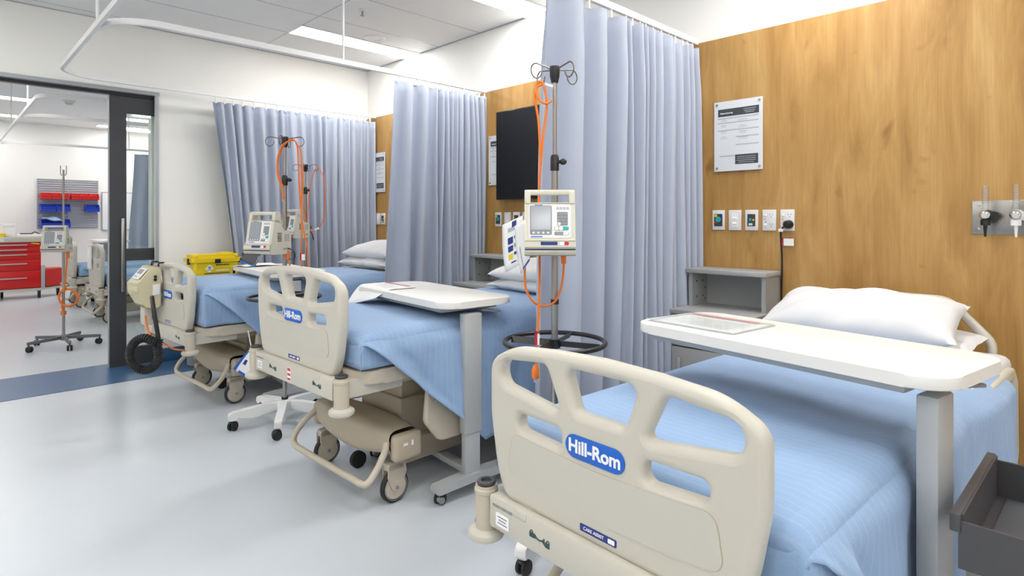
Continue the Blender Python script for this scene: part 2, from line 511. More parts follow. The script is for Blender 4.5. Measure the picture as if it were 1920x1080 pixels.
# curtain rails
def rail(name, label, path, hangers, zr=2.29, hz=ZC):
    t = thing(name, label, 'curtain rail', (path[0][0], path[0][1], zr))
    ox, oy = path[0][0], path[0][1]
    b = B()
    n = len(path); prev = None
    for i in range(n):
        a = Vector(path[max(0, i - 1)]); c = Vector(path[min(n - 1, i + 1)])
        tx = (c - a).normalized(); nn = Vector((-tx.y, tx.x))
        p = Vector(path[i])
        ring = [b.bm.verts.new((p.x + nn.x * s - ox, p.y + nn.y * s - oy, z)) for s, z in ((-.011, 0), (.011, 0), (.011, .034), (-.011, .034))]
        if prev:
            for k in range(4): b.bm.faces.new((prev[k], prev[(k + 1) % 4], ring[(k + 1) % 4], ring[k]))
        else: b.bm.faces.new(ring)
        prev = ring
    b.bm.faces.new(prev)
    obj('track', b, 'whitemetal', t)
    for x, y in hangers: obj('hanger_rod', B().cyl((x - ox, y - oy, .034), (x - ox, y - oy, hz - zr), .008, seg=12), 'whitemetal', t)
    return t
def arc(cx, cy, r, a0, a1, n=10): return [(cx + r * math.cos(math.radians(a0 + (a1 - a0) * i / n)), cy + r * math.sin(math.radians(a0 + (a1 - a0) * i / n))) for i in range(n + 1)]
RX = .657
rail('curtain_rail', 'long white rail running over the bed ends and turning along the door wall',
     [(RX, -2.4)] + [(RX, -2 + .5 * i) for i in range(15)] + arc(RX + .28, 5.22, .28, 180, 90) + [(1.5, 5.5), (2.4, 5.5), (XW - .02, 5.5)], [(RX, 3.98), (RX, 1.0)])
rail('curtain_rail', 'white rail carrying the divider curtain between middle and far beds',
     [(RX + .02, 4.02)] + arc(RX + .28, 4.0, .26, 178, 270) + [(1.5, 3.74), (2.4, 3.74), (XW - .02, 3.74)], [(2.03, 3.74)])
rail('curtain_rail', 'white rail carrying the tall divider curtain beside the nearest bed',
     [(RX + .02, 2.08)] + arc(RX + .28, 2.06, .26, 178, 270) + [(1.5, 1.80), (2.4, 1.80), (XW - .02, 1.80)], [(1.7, 1.80)])
rail('curtain_rail', 'white rail hung from the ceiling of the room beyond the doorway',
     [(.66, 11.5), (.66, 9), (.66, 6.9)] + arc(.96, 6.75, .3, 180, 270) + [(2, 6.45), (3.3, 6.45)], [(.66, 9.1), (.66, 7.4)])
rail('curtain_rail', 'white cross rail branching to the right beyond the doorway',
     [(.70, 8.1)] + arc(.97, 8.1, .26, 178, 270) + [(1.6, 7.84), (3.3, 7.84)], [(1.9, 7.84)])
rail('curtain_rail', 'farthest white rail carrying the pale curtain behind the door glass',
     [(.70, 11.1)] + arc(.97, 11.1, .26, 178, 270) + [(1.6, 10.84), (3.3, 10.84)], [(2.2, 10.84)])

# curtains
def curtain(label, x0, x1, y, zt, zb, widths, amp, lean=0, seed=1, hooks=True):
    """folds run along x; widths = list of fold widths from x0 to x1, lean = shift of the free edge at the hem"""
    rnd = random.Random(seed)
    t = thing('privacy_curtain', label, 'curtain', ((x0 + x1) / 2, y, zb))
    ox = (x0 + x1) / 2
    tot = sum(widths); ws = [wv * (x1 - x0) / tot for wv in widths]
    # control points
    pts = []
    acc = x0
    for i, wv in enumerate(ws):
        sgn = 1 if i % 2 == 0 else -1
        A = amp * min(1.25, .45 + wv / .10 * .55) * (.75 + .5 * rnd.random())
        ph = rnd.random() * 6; dr = (rnd.random() - .5) * .055; fl = .9 + .5 * rnd.random()
        for k in range(8):
            u = k / 8
            pts.append((acc + wv * u, sgn * math.sin(PI * u) ** .75, A, dr, fl, ph))
        acc += wv
    pts.append((x1, 0, amp, 0, 1, 0))
    nz = 26
    b = B()
    n = len(pts) - 1
    def f(u, v):
        p = pts[round(u * n)]
        z = zt + (zb - zt) * v
        x = p[0] + lean * v * (1 - u) ** 2 + p[3] * v * sstep(v * 2) + .006 * math.sin(p[5] + 5 * v)
        yy = p[1] * p[2] * (.7 + .3 * sstep(v * 6)) * (1 + (p[4] - 1) * v) + .008 * math.sin(p[5] * 2 + 3.2 * v + p[0] * 9)
        return Vector((x - ox, yy, z - zb))
    b.grid(f, n, nz)
    o = obj('cloth', b, 'curtain', t, angle=80)
    s = o.modifiers.new('thickness', 'SOLIDIFY'); s.thickness = .003
    acc = x0
    if hooks:
        for i, wv in enumerate(ws):
            if i % 2 == 0:
                hx = acc + wv / 2 - ox
                obj('glider', B().bb(hx - .006, hx + .006, -.004, .004, zt - zb - .012, 2.29 - zb), 'whitemetal', t)
            acc += wv
    # hem tape along the top edge
    return t
rw = random.Random(3)
def ws(wide, n, small): return [wv for wv in wide] + [small * (.6 + .9 * rw.random()) for _ in range(n)]
curtain('grey blue divider curtain between the middle and the farthest bed', 2.435, XP - .006, 3.74, 2.255, .28, ws([.12, .10, .10, .09, .09], 20, .032), .055, -.08, 4)
curtain('tall grey blue curtain beside the nearest bed and timber wall', 1.995, XP - .006, 1.80, 2.262, .2, ws([.17, .16, .13, .12, .11, .09], 22, .042), .06, -.09, 11)
curtain('grey blue curtain drawn along the white door wall behind the far bed', 1.745, XP - .012, 5.5, 2.245, .3, [.055 * (.5 + 1.0 * rw.random()) for _ in range(38)], .044, .22, 23)
curtain('pale curtain hanging behind the sliding door glass in the next room', 2.27, 3.2, 10.84, 2.245, .6, [.08 * (.7 + .6 * rw.random()) for _ in range(12)], .04, -.08, 31, False)
# ---------------------------------------------------------------- hospital bed
def lock_marks(cy, z, x, parent):
    """closed padlock, double arrow, open padlock printed on the beam"""
    b = B()
    mt = T(x, cy, z) @ FRONT_X
    def ring(cx, cyy, r0, r1, a0, a1):
        P = [(cx + r1 * math.cos(a0 + (a1 - a0) * i / 10), cyy + r1 * math.sin(a0 + (a1 - a0) * i / 10)) for i in range(11)]
        P += [(cx + r0 * math.cos(a1 - (a1 - a0) * i / 10), cyy + r0 * math.sin(a1 - (a1 - a0) * i / 10)) for i in range(11)]
        b.prism(P, -.0005, .0006, mt)
    def poly(p): b.prism(p, -.0005, .0006, mt)
    poly([(-.034, -.006), (-.02, -.006), (-.02, .006), (-.034, .006)]); ring(-.027, .006, .0035, .0056, 0, PI); 
    poly([(.020, -.012), (.034, -.012), (.034, 0), (.020, 0)]); ring(.029, .001, .0035, .0056, -.2, PI + .1)
    ring(0, .016, .018, .022, PI + .55, 2 * PI - .55)
    poly([(.010, -.004), (.019, -.010), (.017, .003)]); poly([(-.010, -.004), (-.019, .004), (-.021, -.006)])
    obj('lock_symbols', b, 'ink', parent)
def footboard(t, zr, hs=1.0, badge=True):
    q = lambda pts: [(x * .963, y * hs) for x, y in pts]
    out = rpoly(q([(-.33, -.014), (-.365, .06), (-.392, .20), (-.392, .34), (-.30, .386), (-.15, .398), (0, .403), (.15, .398), (.30, .386), (.392, .34), (.392, .20), (.365, .06), (.33, -.014)]),
                [.05, .3, .3, .055, .2, 0, 0, 0, .2, .055, .3, .3, .05])
    w1 = rpoly(q([(-.345, .345), (-.175, .362), (-.122, .255), (-.345, .285)]), [.03, .025, .012, .03])
    w2 = rpoly(q([(-.108, .366), (.108, .366), (.072, .268), (-.072, .268)]), .02)
    w3 = [(-x, y) for x, y in w1][::-1]
    s1 = rpoly(q([(-.278, .219), (-.122, .217), (-.122, .170), (-.272, .178)]), .018)
    s2 = [(-x, y) for x, y in s1][::-1]
    fb = plate('footboard', out, [w1, w2, w3, s1, s2], .006, .017, 'cream', t, T(.022, 0, zr) @ FRONT_X, 4)
    # recessed lighter panel and its outline
    pn = rpoly(q([(-.292, .168), (-.19, .160), (0, .153), (.19, .160), (.292, .168), (.312, .06), (.20, .048), (0, .042), (-.20, .048), (-.312, .06)]), [.03, .3, .6, .3, .03, .03, .3, .6, .3, .03])
    obj('inset_panel', B().prism(pn, -.0001, .0018, T(-.0008, 0, zr) @ FRONT_X), 'putty', fb)
    g = B()
    cen = Vector((0, .10 * hs))
    oo = [tuple(cen + (Vector(p) - cen) * 1.0055) for p in pn]
    n = len(pn)
    mtx = T(-.001, 0, zr) @ FRONT_X
    for i in range(n):
        a, bq, c, dq = oo[i], oo[(i + 1) % n], pn[(i + 1) % n], pn[i]
        if (Vector(a) - Vector(bq)).length > 1e-5: g.prism([a, bq, c, dq], -.0001, .0012, mtx)
    obj('seam', g, 'tan', fb)
    if badge:
        bd = obj('badge', B().prism(rrect(.170, .053, .0262), 0, .003, T(-.001, .010, zr + .194 * hs) @ FRONT_X, .001), 'lblue', fb)
        bd['label'] = 'blue oval maker badge'
        text('lettering', 'Hill-Rom', .0415, T(-.0045, .010, zr + .194 * hs) @ FRONT_X, 'white', bd, .0012)
        lb = obj('name_strip', B().prism(rrect(.104, .017, .003), 0, .001, T(-.001, 0, zr + .016 * hs) @ FRONT_X), 'nblue', fb)
        text('lettering', 'CARE ASSIST', .0105, T(-.0026, .012, zr + .016 * hs) @ FRONT_X, 'white', lb)
        obj('white_tab', B().prism(rrect(.018, .010, .002), 0, .0008, T(-.002, -.038, zr + .016 * hs) @ FRONT_X), 'white', lb)
    for s in (-1, 1):
        obj('board_clip', B().box((-.008, s * .235, zr - .022), (.03, .05, .022), .006).box((.012, s * .235, zr - .012), (.02, .03, .03), .004), 'putty', fb)
    return fb
def headboard(t, xh, zr):
    out = rpoly([(-.36, -.02), (-.36, .20), (-.20, .375), (.20, .375), (.36, .20), (.36, -.02)], [.03, .09, .12, .12, .09, .03])
    w1 = rpoly([(-.325, .185), (-.185, .335), (-.125, .335), (-.125, .255), (-.255, .135), (-.325, .135)], [.03, .04, .02, .03, .03, .02])
    w3 = [(-x, y) for x, y in w1][::-1]
    w2 = rpoly([(-.09, .335), (.09, .335), (.09, .255), (-.09, .255)], .02)
    plate('headboard', out, [w1, w2, w3], .006, .016, 'cream', t, T(xh, 0, zr + .0) @ FRONT_X, 4)
def swivel_wheel(t, x, y, s):
    w = obj('caster', B().lathe([(.0, -.0155), (.049, -.0155), (.054, -.012), (.054, .012), (.049, .0155), (0, .0155)], 28, T(x, y, .068) @ Matrix.Rotation(PI / 2, 4, 'X')), 'beige', t)
    obj('tyre', B().lathe([(.052, -.013), (.063, -.014), (.068, -.007), (.068, .007), (.063, .014), (.052, .013), (.052, -.013)], 32, T(x, y, .068) @ Matrix.Rotation(PI / 2, 4, 'X')), 'rubber', w)
    obj('tyre_band', B().lathe([(.0545, -.0162), (.0565, -.0162), (.0565, .0162), (.0545, .0162)], 32, T(x, y, .068) @ Matrix.Rotation(PI / 2, 4, 'X')), 'silver', w)
    f = B().prism(rpoly([(-.02, .0), (.022, .0), (.05, .075), (.04, .12), (-.045, .12), (-.045, .06)], .02), -.022, -.017, T(x, y, .055) @ Matrix(((1, 0, 0, 0), (0, 0, 1, 0), (0, 1, 0, 0), (0, 0, 0, 1))))
    f.prism(rpoly([(-.02, .0), (.022, .0), (.05, .075), (.04, .12), (-.045, .12), (-.045, .06)], .02), .017, .022, T(x, y, .055) @ Matrix(((1, 0, 0, 0), (0, 0, 1, 0), (0, 1, 0, 0), (0, 0, 0, 1))))
    f.bb(x - .042, x + .038, y - .022, y + .022, .142, .172, .004)
    obj('fork', f, 'beige', w)
    obj('axle', B().cyl((x, y - .026, .068), (x, y + .026, .068), .008), 'greyp', w)
def make_bed(label, zr, mt=.135, loc=(0, 0), rz=0, hs=1.0, wheel_dx=.31, rails=True, badge=True, cat='hospital bed'):
    """local frame: origin under the foot bumper rollers, x towards the head, zr = height of the roller tops"""
    t = thing('hospital_bed', label, cat, (loc[0], loc[1], 0), rz, 'hospital beds')
    L = 2.16
    # foot beam with bumper posts
    bm_ = obj('foot_beam', B().box((.005, 0, zr - .052), (.05, .71, .086), .008), 'cream', t)
    for cy in (.165, -.235): lock_marks(cy, zr - .052, -.0205, bm_)
    obj('rating_label', B().prism(rrect(.05, .034, .003), 0, .0008, T(-.0205, .30, zr - .062) @ FRONT_X), 'white', bm_)
    g = B()
    for i in range(9): g.prism(rrect(.0045 + .002 * (i % 3), .007, .001), 0, .0006, T(-.0205, .335 - .0085 * i, zr - .030) @ FRONT_X)
    for i in range(3): g.prism(rrect(.036 - .008 * (i % 2), .003, .0005), 0, .0012, T(-.0205, .30, zr - .054 - .008 * i) @ FRONT_X)
    obj('small_print', g, 'keygrey', bm_)
    for s in (-1, 1):
        p = obj('bumper_post', B().lathe([(0, -.115), (.029, -.115), (.029, -.022), (.032, -.019), (.032, -.010), (.029, -.007), (.029, 0), (0, 0)], 28, T(0, s * .39, zr)), 'beige', t)
        obj('bumper_roller', B().lathe([(.02, -.145), (.038, -.144), (.047, -.138), (.050, -.130), (.048, -.122), (.038, -.115), (.02, -.113)], 28, T(0, s * .39, zr)), 'cream', p)
        obj('post_cap', B().lathe([(.013, .0), (.024, .0), (.026, .006), (.024, .010), (.015, .011), (.013, .004), (0, .003)], 28, T(0, s * .39, zr)), 'dkgrey', p)
        obj('frame_arm', B().box((.14, s * .375, zr - .052), (.28, .045, .07), .008), 'cream', t)
    footboard(t, zr, hs, badge)
    headboard(t, L + .0, zr)
    # deck
    dk = rpoly([(.05, -.43), (2.12, -.43), (2.12, .43), (.05, .43)], [.12, .04, .04, .12])
    obj('deck', B().prism(dk, zr - .046, zr + .012, bev=.010), 'beige', t)
    g = B()
    for s in (-1, 1): g.box((1.08, s * .30, zr - .065), (1.9, .05, .06), .006)
    for x in (.62, 1.1, 1.6): g.box((x, 0, zr - .06), (.05, .6, .04), .004)
    obj('deck_rails', g, 'tan', t)
    # mattress
    hw = .412
    m = B()
    m.box((1.1, 0, zr + .014 + mt / 2), (2.06, hw * 2 - .01, mt - .004), .035, seg=3)
    mo = obj('mattress', m, 'navy', t)
    obj('bottom_sheet', B().box((1.78, 0, zr + .018 + mt / 2), (.72, hw * 2 + .002, mt), .035, seg=3), 'linen', mo)
    # base
    wx = wheel_dx
    def hood(u, v):
        y = -.325 + .65 * u
        a = 2 * PI * v
        w = 1 - abs(2 * u - 1) ** 3 * .25
        bot = .172 + .05 * abs(2 * u - 1) ** 1.5
        top = .332 - .012 * abs(2 * u - 1) ** 2
        zc, hz = (bot + top) / 2, (top - bot) / 2
        ca, sa = math.cos(a), math.sin(a)
        e = .55
        return Vector((wx + .02 + .095 * w * math.copysign(abs(ca) ** e, ca), y, zc + hz * math.copysign(abs(sa) ** e, sa)))
    b = B().grid(hood, 24, 28)
    bmesh.ops.remove_doubles(b.bm, verts=b.bm.verts, dist=1e-5)
    hd = obj('base_hood', b, 'tan', t, angle=60)
    for s in (-1, 1):
        ec = obj('end_cap', B().box((wx + .03, s * .335, .247), (.145, .05, .115), .02, seg=3), 'tan', hd)
        obj('brake_symbol', B().box((wx + .01, s * .3605, .262), (.022, .001, .010)).box((wx + .045, s * .3605, .262), (.010, .001, .022)), 'white', ec)
    obj('label_plate', B().box((wx - .03, .08, .312), (.05, .035, .008)), 'putty', hd)
    for s in (-1, 1):
        swivel_wheel(t, wx, s * .29, s)
        swivel_wheel(t, 1.72, s * .29, s)
    obj('pedal_bar', B().tube([(wx - .05, .30, .275), (wx - .10, .31, .24), (wx - .15, .32, .18), (wx - .165, .30, .14), (wx - .165, .2, .13), (wx - .165, -.2, .13), (wx - .165, -.30, .13), (wx - .15, -.325, .14), (wx - .10, -.315, .18), (wx - .06, -.31, .24), (wx - .05, -.305, .275)], .0145, 12, sm=4), 'beige', t)
    ch = obj('chassis', B().box((wx + .30, 0, .155), (.36, .42, .11), .012).box((1.25, .24, .17), (1.0, .06, .06), .006).box((1.25, -.24, .17), (1.0, .06, .06), .006).box((1.72, 0, .19), (.12, .62, .06), .01), 'tan', t)
    obj('steering_wheel', B().cyl((wx + .08, .12, .04), (wx + .08, .145, .04), .04, seg=20), 'rubber', ch)
    z0, z3 = .20, zr - .03
    dz = (z3 - z0)
    col = obj('lift_column', B().box((wx + .27, 0, z0 + dz * .25), (.30, .34, dz * .5), .012), 'tan', t)
    obj('lift_stage', B().box((wx + .27, 0, z0 + dz * .58), (.265, .30, dz * .28), .008), 'tan', col)
    obj('lift_stage', B().box((wx + .27, 0, z0 + dz * .83), (.235, .265, dz * .34), .008), 'beige', col)
    obj('column_clip', B().box((wx + .27, -.152, z0 + dz * .70), (.06, .012, .015), .002).box((wx + .25, -.172, z0 + dz * .47), (.06, .012, .015), .002), 'tan', col)
    hc = obj('lift_column', B().box((1.62, 0, z0 + dz * .25), (.28, .32, dz * .5), .012), 'tan', t)
    obj('lift_stage', B().box((1.62, 0, z0 + dz * .75), (.235, .265, dz * .5), .008), 'beige', hc)
    if rails:
        for s in (-1, 1):
            pz = rpoly([(.38, -.24), (.46, -.34), (.62, -.345), (.70, -.325), (.86, -.345), (.95, -.30), (.93, -.03), (.86, .03), (.50, .03), (.40, -.04)], [.05, .05, .04, .04, .05, .05, .06, .06, .06, .06])
            mtx = T(0, s * .405, zr - .02) @ Matrix(((1, 0, 0, 0), (0, 0, 1, 0), (0, 1, 0, 0), (0, 0, 0, 1)))
            hole = rpoly([(.54, -.06), (.80, -.06), (.80, -.01), (.54, -.01)], .02)
            r1 = plate('side_rail', pz, [hole], .004, .010, 'beige', t, mtx, 3)
            obj('rail_groove', B().tube([(.42, s * .421, zr - .18), (.5, s * .422, zr - .155), (.6, s * .422, zr - .14)], .004, 6, sm=3), 'cream', r1)
            pz = rpoly([(1.40, -.22), (1.50, -.30), (1.96, -.30), (2.02, -.2), (2.0, .10), (1.92, .16), (1.52, .16), (1.43, .10)], .06)
            hole = rpoly([(1.55, .115), (1.90, .115), (1.92, .03), (1.53, .03)], .025)
            hole2 = rpoly([(1.50, -.02), (1.72, -.02), (1.72, -.10), (1.50, -.10)], .025)
            plate('side_rail', pz, [hole, hole2], .004, .012, 'cream', t, T(.10, s * .016, -.01) @ mtx, 3)
    return t
# ---------------------------------------------------------------- blanket draped over a bed
def blanket(bed, label, zr, mt, head=1.52, side=.50, seed=1, ramp=(.04, .72), hem0=.004, flare=.0):
    rnd = random.Random(seed)
    t = thing('blanket', label, 'blanket', bed.location, bed.rotation_euler[2])
    hw, R, xf = .421, .045, .068
    top = zr + .014 + mt + .004
    ph = [rnd.random() * 6.28 for _ in range(8)]
    def prof(s, r=R, w=hw):
        """arc length from the centre line -> (offset, drop)"""
        q = PI * r / 2
        if s < w - r: return s, 0
        if s < w - r + q:
            a = (s - (w - r)) / r
            return w - r + r * math.sin(a), r * (1 - math.cos(a))
        return w, r + (s - (w - r + q))
    flat = hw - R + PI * R / 2 - R     # arc length where drop equals R
    def mesh(loose):
        b = B()
        nu, nv = (74, 104) if loose else (40, 60)
        u_end = head if loose else .80
        def hang(x):
            f = sstep((x - ramp[0]) / (ramp[1] - ramp[0]))
            f = .15 * f + .85 * max(0, min(1, (x - ramp[0]) / (ramp[1] - ramp[0])))
            return (hem0 + (side - hem0) * f) if loose else mt - .004
        fd = .05 if loose else mt - .006
        def f(u, v):
            # along the bed: from the foot face over the edge to the head
            s_end = fd
            sa = -s_end + (u_end - xf + s_end) * u
            if sa < R * .57:
                ex = min(1, max(0, (R * .57 - sa) / (R * 1.57)))
                a = ex * PI / 2
                if sa < -R: x, df = xf, R + (-R - sa)
                else: x, df = xf + R * (1 - math.sin(a)), R * (1 - math.cos(a))
            else: x, df = xf + R + (sa - R * .57), 0
            hx = hang(x)
            tot = hw - R + PI * R / 2 - R + hx
            s = (2 * v - 1) * tot
            off, db = prof(abs(s), R + (.035 if loose else 0), hw + (.008 if loose else 0))
            sg = 1 if s > 0 else -1
            z = top + (.004 if loose else 0) - math.hypot(df, db) if (df and db and db < R) else top + (.004 if loose else 0) - max(df, db)
            wv = 0
            dn = max(0, db - .03)
            if loose:
                k = min(1, dn / .30)
                wv = k * (.016 * math.sin(11 * x + ph[0] + sg) + .011 * math.sin(23 * x + ph[1] + 5 * db + sg * 2) + .006 * math.sin(41 * x + ph[2] + 8 * db))
                # diagonal folds running down from the foot corner
                dg = (x - .12) - .9 * dn
                wv += .020 * math.exp(-(dg / .035) ** 2) * min(1, dn / .08) * sstep((.55 - x) / .3)
                wv += -.010 * math.exp(-((dg - .07) / .035) ** 2) * min(1, dn / .08) * sstep((.55 - x) / .3)
                wv += .014 * math.exp(-((tot - abs(s)) / .02) ** 2) * min(1, dn / .03) * sstep((.8 - x) / .3)
                wv += .026 * sstep((x - 1.22) / .22) * min(1, dn / .03)
                wv += flare * dn + .014 * min(1, dn / .05)
                z += .0055 * math.sin(6 * x + ph[3]) * math.sin(7 * s + ph[4]) * (1 if db == 0 and df == 0 else 0)
                x += .010 * k * math.sin(9 * x + ph[5])
            else:
                kk = min(1, dn / .05)
                wv = kk * (.007 * math.sin(18 * x + ph[1] + 12 * db) + .006 * math.sin(31 * x + ph[2] - 20 * db))
            return Vector((x, sg * (off + wv), z))
        return b.grid(f, nu, nv)
    for nm, lo in (('tucked_layer', False), ('draped_layer', True)):
        o = obj(nm, mesh(lo), 'blanket', t, angle=80)
        s = o.modifiers.new('thickness', 'SOLIDIFY'); s.thickness = .004; s.offset = 1
    return t
def pillow(label, x, y, z, L, Wd, H, rz=0, tilt=0, group=None, seed=1, roll=0):
    rnd = random.Random(seed)
    p = [rnd.random() * 6.28 for _ in range(6)]
    b = B()
    def f(sgn):
        def g(u, v):
            a, c = 2 * u - 1, 2 * v - 1
            e = (1 - abs(a) ** 3.6) * (1 - abs(c) ** 2.6)
            h = max(0, e) ** .56
            # edges pull in a little between the corners
            X = c * Wd / 2 * (1 - .06 * (1 - a * a)) ; Y = a * L / 2 * (1 - .05 * (1 - c * c))
            wr = .010 * math.sin(6 * a + p[0] + 3 * c) * math.sin(5 * c + p[1]) + .006 * math.sin(14 * a + p[2] + 9 * c)
            cr = .0022 * math.sin(11 * math.atan2(c, a) + p[3]) * (1 - h)
            Z = sgn * h * H / 2 * (1.05 if sgn > 0 else .95) + (wr * h + cr) * (1 if sgn > 0 else .6)
            return Vector((X, Y, Z))
        return g
    b.grid(f(1), 44, 34); b.grid(f(-1), 44, 34)
    bmesh.ops.remove_doubles(b.bm, verts=b.bm.verts, dist=.0015)
    o = obj('pillow', b, 'linen', None, (x, y, z), rz, angle=80)
    o.rotation_euler = (roll, tilt, rz)
    return tag(o, label, 'pillow', group)
BEDS = {}
ZR = {1: .53, 2: .612, 3: .504}
MT = {1: .245, 2: .138, 3: .138}
BEDS[3] = make_bed('cream hospital bed nearest the camera with its blue badge facing left', ZR[3], MT[3], (1.052, .80), -.045)
BEDS[2] = make_bed('middle hospital bed with an open white IV stand base beside its foot', ZR[2], MT[2], (1.105, 2.458), .026)
rl = obj('red_label', B().prism(rrect(.030, .058, .002), 0, .0008, T(-.0205, .005, ZR[2] - .054) @ FRONT_X), 'white', BEDS[2])
g = B()
for zz, hh in ((.020, .012), (-.001, .010), (-.021, .010)): g.prism(rrect(.026, hh, .001), 0, .0006, T(-.0213, .005, ZR[2] - .054 + zz) @ FRONT_X)
obj('red_print', g, 'keyred', rl)
BEDS[1] = make_bed('farthest hospital bed of the row with an air pump hung on its footboard', ZR[1], MT[1], (1.105, 4.35), .05)
blanket(BEDS[3], 'blue cotton blanket on the nearest bed under the long white table', ZR[3], MT[3], 1.80, .46, 5, (.04, .50))
blanket(BEDS[2], 'blue cotton blanket on the middle bed hanging in a diagonal fold', ZR[2], MT[2], 1.60, .56, 9, (.04, .70))
blanket(BEDS[1], 'blue cotton blanket on the far bed beside the yellow container', ZR[1], MT[1], 1.42, .54, 14, (.04, .66))
PG = 'white pillows on the beds'
pillow('plump white pillow on top at the head of the nearest bed', 2.94, .79, .795, .74, .42, .17, .03, -.25, PG, 1)
pillow('flat white pillow underneath at the head of the nearest bed', 2.99, .74, .705, .74, .42, .10, -.02, -.05, PG, 2)
pillow('upper white pillow on the middle bed behind the infusion pump', 2.70, 2.40, .895, .72, .42, .14, .05, -.10, PG, 3)
pillow('lower white pillow on the middle bed resting on the sheet', 2.70, 2.40, .812, .74, .44, .10, .0, 0, PG, 4)
pillow('upper white pillow on the far bed left of the divider curtain', 2.78, 4.42, .945, .66, .42, .15, .07, -.10, PG, 5)
pillow('lower white pillow on the far bed left of the divider curtain', 2.76, 4.42, .845, .70, .44, .11, .06, 0, PG, 6)
# ---------------------------------------------------------------- overbed tables
def small_caster(parent, x, y, r=.026, rz=0, m='rubber', name='caster', stem=.012):
    b = B()
    mt = T(x, y, 0) @ Matrix.Rotation(rz, 4, 'Z')
    for s in (-1, 1):
        b.lathe([(0, s * .005), (r * .8, s * .005), (r, s * .009), (r, s * .017), (r * .75, s * .022), (0, s * .022)], 20, mt @ T(.008, 0, r) @ Matrix.Rotation(PI / 2, 4, 'X'))
    c = obj(name, b, m, parent)
    obj('caster_hood', B().cyl(mt @ Vector((0, 0, r * 1.6)), mt @ Vector((0, 0, r * 2 + stem)), .007).box(mt @ Vector((.004, 0, r * 1.75)), (.03, .018, .012), .003), 'dkgrey', c)
    return c
def overbed_table(label, x, y, z, rz, colz=.272, L=.912, Wd=.40, co=(-.05, .022)):
    """local: long axis y, column at the near (-y) end shifted to -x"""
    t = thing('overbed_table', label, 'overbed table', (x, y, 0), rz, 'overbed tables')
    tp = obj('table_top', B().prism(rrect(Wd, L, .085, 8), z - .030, z, bev=.004), 'white_lam', t)
    tp['label'] = 'white rounded table top'
    uf = B().box((0, .02, z - .043), (Wd - .09, L - .16, .026), .003)
    fr = obj('under_frame', uf, 'silver', t)
    cx, cy = co[0], -L / 2 + co[1]
    obj('release_lever', B().box((.07, -L / 2 + .045, z - .058), (.11, .035, .010), .003, Matrix.Rotation(.15, 3, 'Y')), 'greyp', fr)
    obj('column_sleeve', B().box((cx, cy, (z - .056 + colz) / 2), (.092, .046, z - .056 - colz), .006), 'silver', t)
    obj('column_post', B().box((cx, cy, (colz + .075) / 2), (.078, .036, colz - .065), .004), 'silver', t)
    # base: one long foot across the bed end and two bars reaching under the bed
    bs = B().prism(rpoly([(-.19, .052), (-.17, .052), (.0, .062), (.30, .062), (.36, .052), (.36, .082), (.30, .098), (-.0, .098), (-.19, .082)], .008), -.032, .032, T(cx, cy, 0) @ Matrix(((1, 0, 0, 0), (0, 0, 1, 0), (0, 1, 0, 0), (0, 0, 0, 1))), .004)
    bo = obj('base_foot', bs, 'silver', t)
    obj('base_bar', B().box((cx + .03, cy + .33, .078), (.05, .62, .03), .005), 'silver', t)
    obj('base_foot', B().prism(rpoly([(-.17, .052), (.30, .052), (.30, .085), (-.17, .085)], .01), -.026, .026, T(cx, cy + .64, 0) @ Matrix(((1, 0, 0, 0), (0, 0, 1, 0), (0, 1, 0, 0), (0, 0, 0, 1))), .004), 'silver', t)
    for dx, dy in ((-.165, 0), (.335, 0), (-.15, .64), (.28, .64)):
        c = small_caster(t, cx + dx, cy + dy, .024, .5)
        obj('hub_cap', B().cyl((cx + dx, cy + dy - .024, .024), (cx + dx, cy + dy + .024, .024), .014), 'greyp', c)
    return t
T3 = overbed_table('white overbed table across the nearest bed with a clear folder on it', 1.802, .662, .875, -.166, co=(-.088, .063))
T2 = overbed_table('white overbed table over the middle bed with a sheet curling off it', 1.797, 2.431, .858, -.089)
T1 = overbed_table('white overbed table over the far bed partly hidden behind a footboard', 1.80, 4.28, .862, -.06)
def on_table(tb, lx, ly):
    c, s = math.cos(tb.rotation_euler[2]), math.sin(tb.rotation_euler[2])
    return tb.location.x + c * lx - s * ly, tb.location.y + s * lx + c * ly
def sheet(name, label, tb, lx, ly, z, rz, w, h, fn, bar=True, clear=False):
    x, y = on_table(tb, lx, ly)
    t = thing(name, label, 'document', (x, y, z), tb.rotation_euler[2] + rz, 'laminated sheets on the tables')
    p = obj('page', B().grid(lambda u, v: Vector(((u - .5) * w, (v - .5) * h, fn(u, v))), 14, 20), 'white', t)
    s = p.modifiers.new('thickness', 'SOLIDIFY'); s.thickness = .0015; s.offset = 1
    if bar:
        bq = obj('red_edge', B().grid(lambda u, v: Vector(((.89 + .055 * u - .5) * w, (v * .86 + .10 - .5) * h, fn(.92, v) + .0056)), 1, 8), 'keyred', p)
        bq['label'] = 'red stripe along one edge'
    ln = B()
    for i in range(9):
        u0 = .15 + .07 * i
        ln.grid(lambda u, v: Vector(((u0 + .012 * u - .5) * w, (.12 + v * (.5 + .25 * ((i * 7) % 3) / 2) - .5) * h, fn(u0, .2 + .5 * v) + .0021)), 1, 6)
    obj('print_lines', ln, 'pgrey', p)
    return t
s3 = sheet('document_folder', 'clear folder with red edge on the table across the nearest bed', T3, -.01, .275, .8755, .05, .22, .30, lambda u, v: .0, True)
obj('cover', B().prism(rrect(.25, .32, .012), .0042, .0050), 'film', s3)
obj('backing_edge', B().prism(rrect(.252, .322, .012), -.0004, .0), 'silver', s3)
s3.location.z = .8762
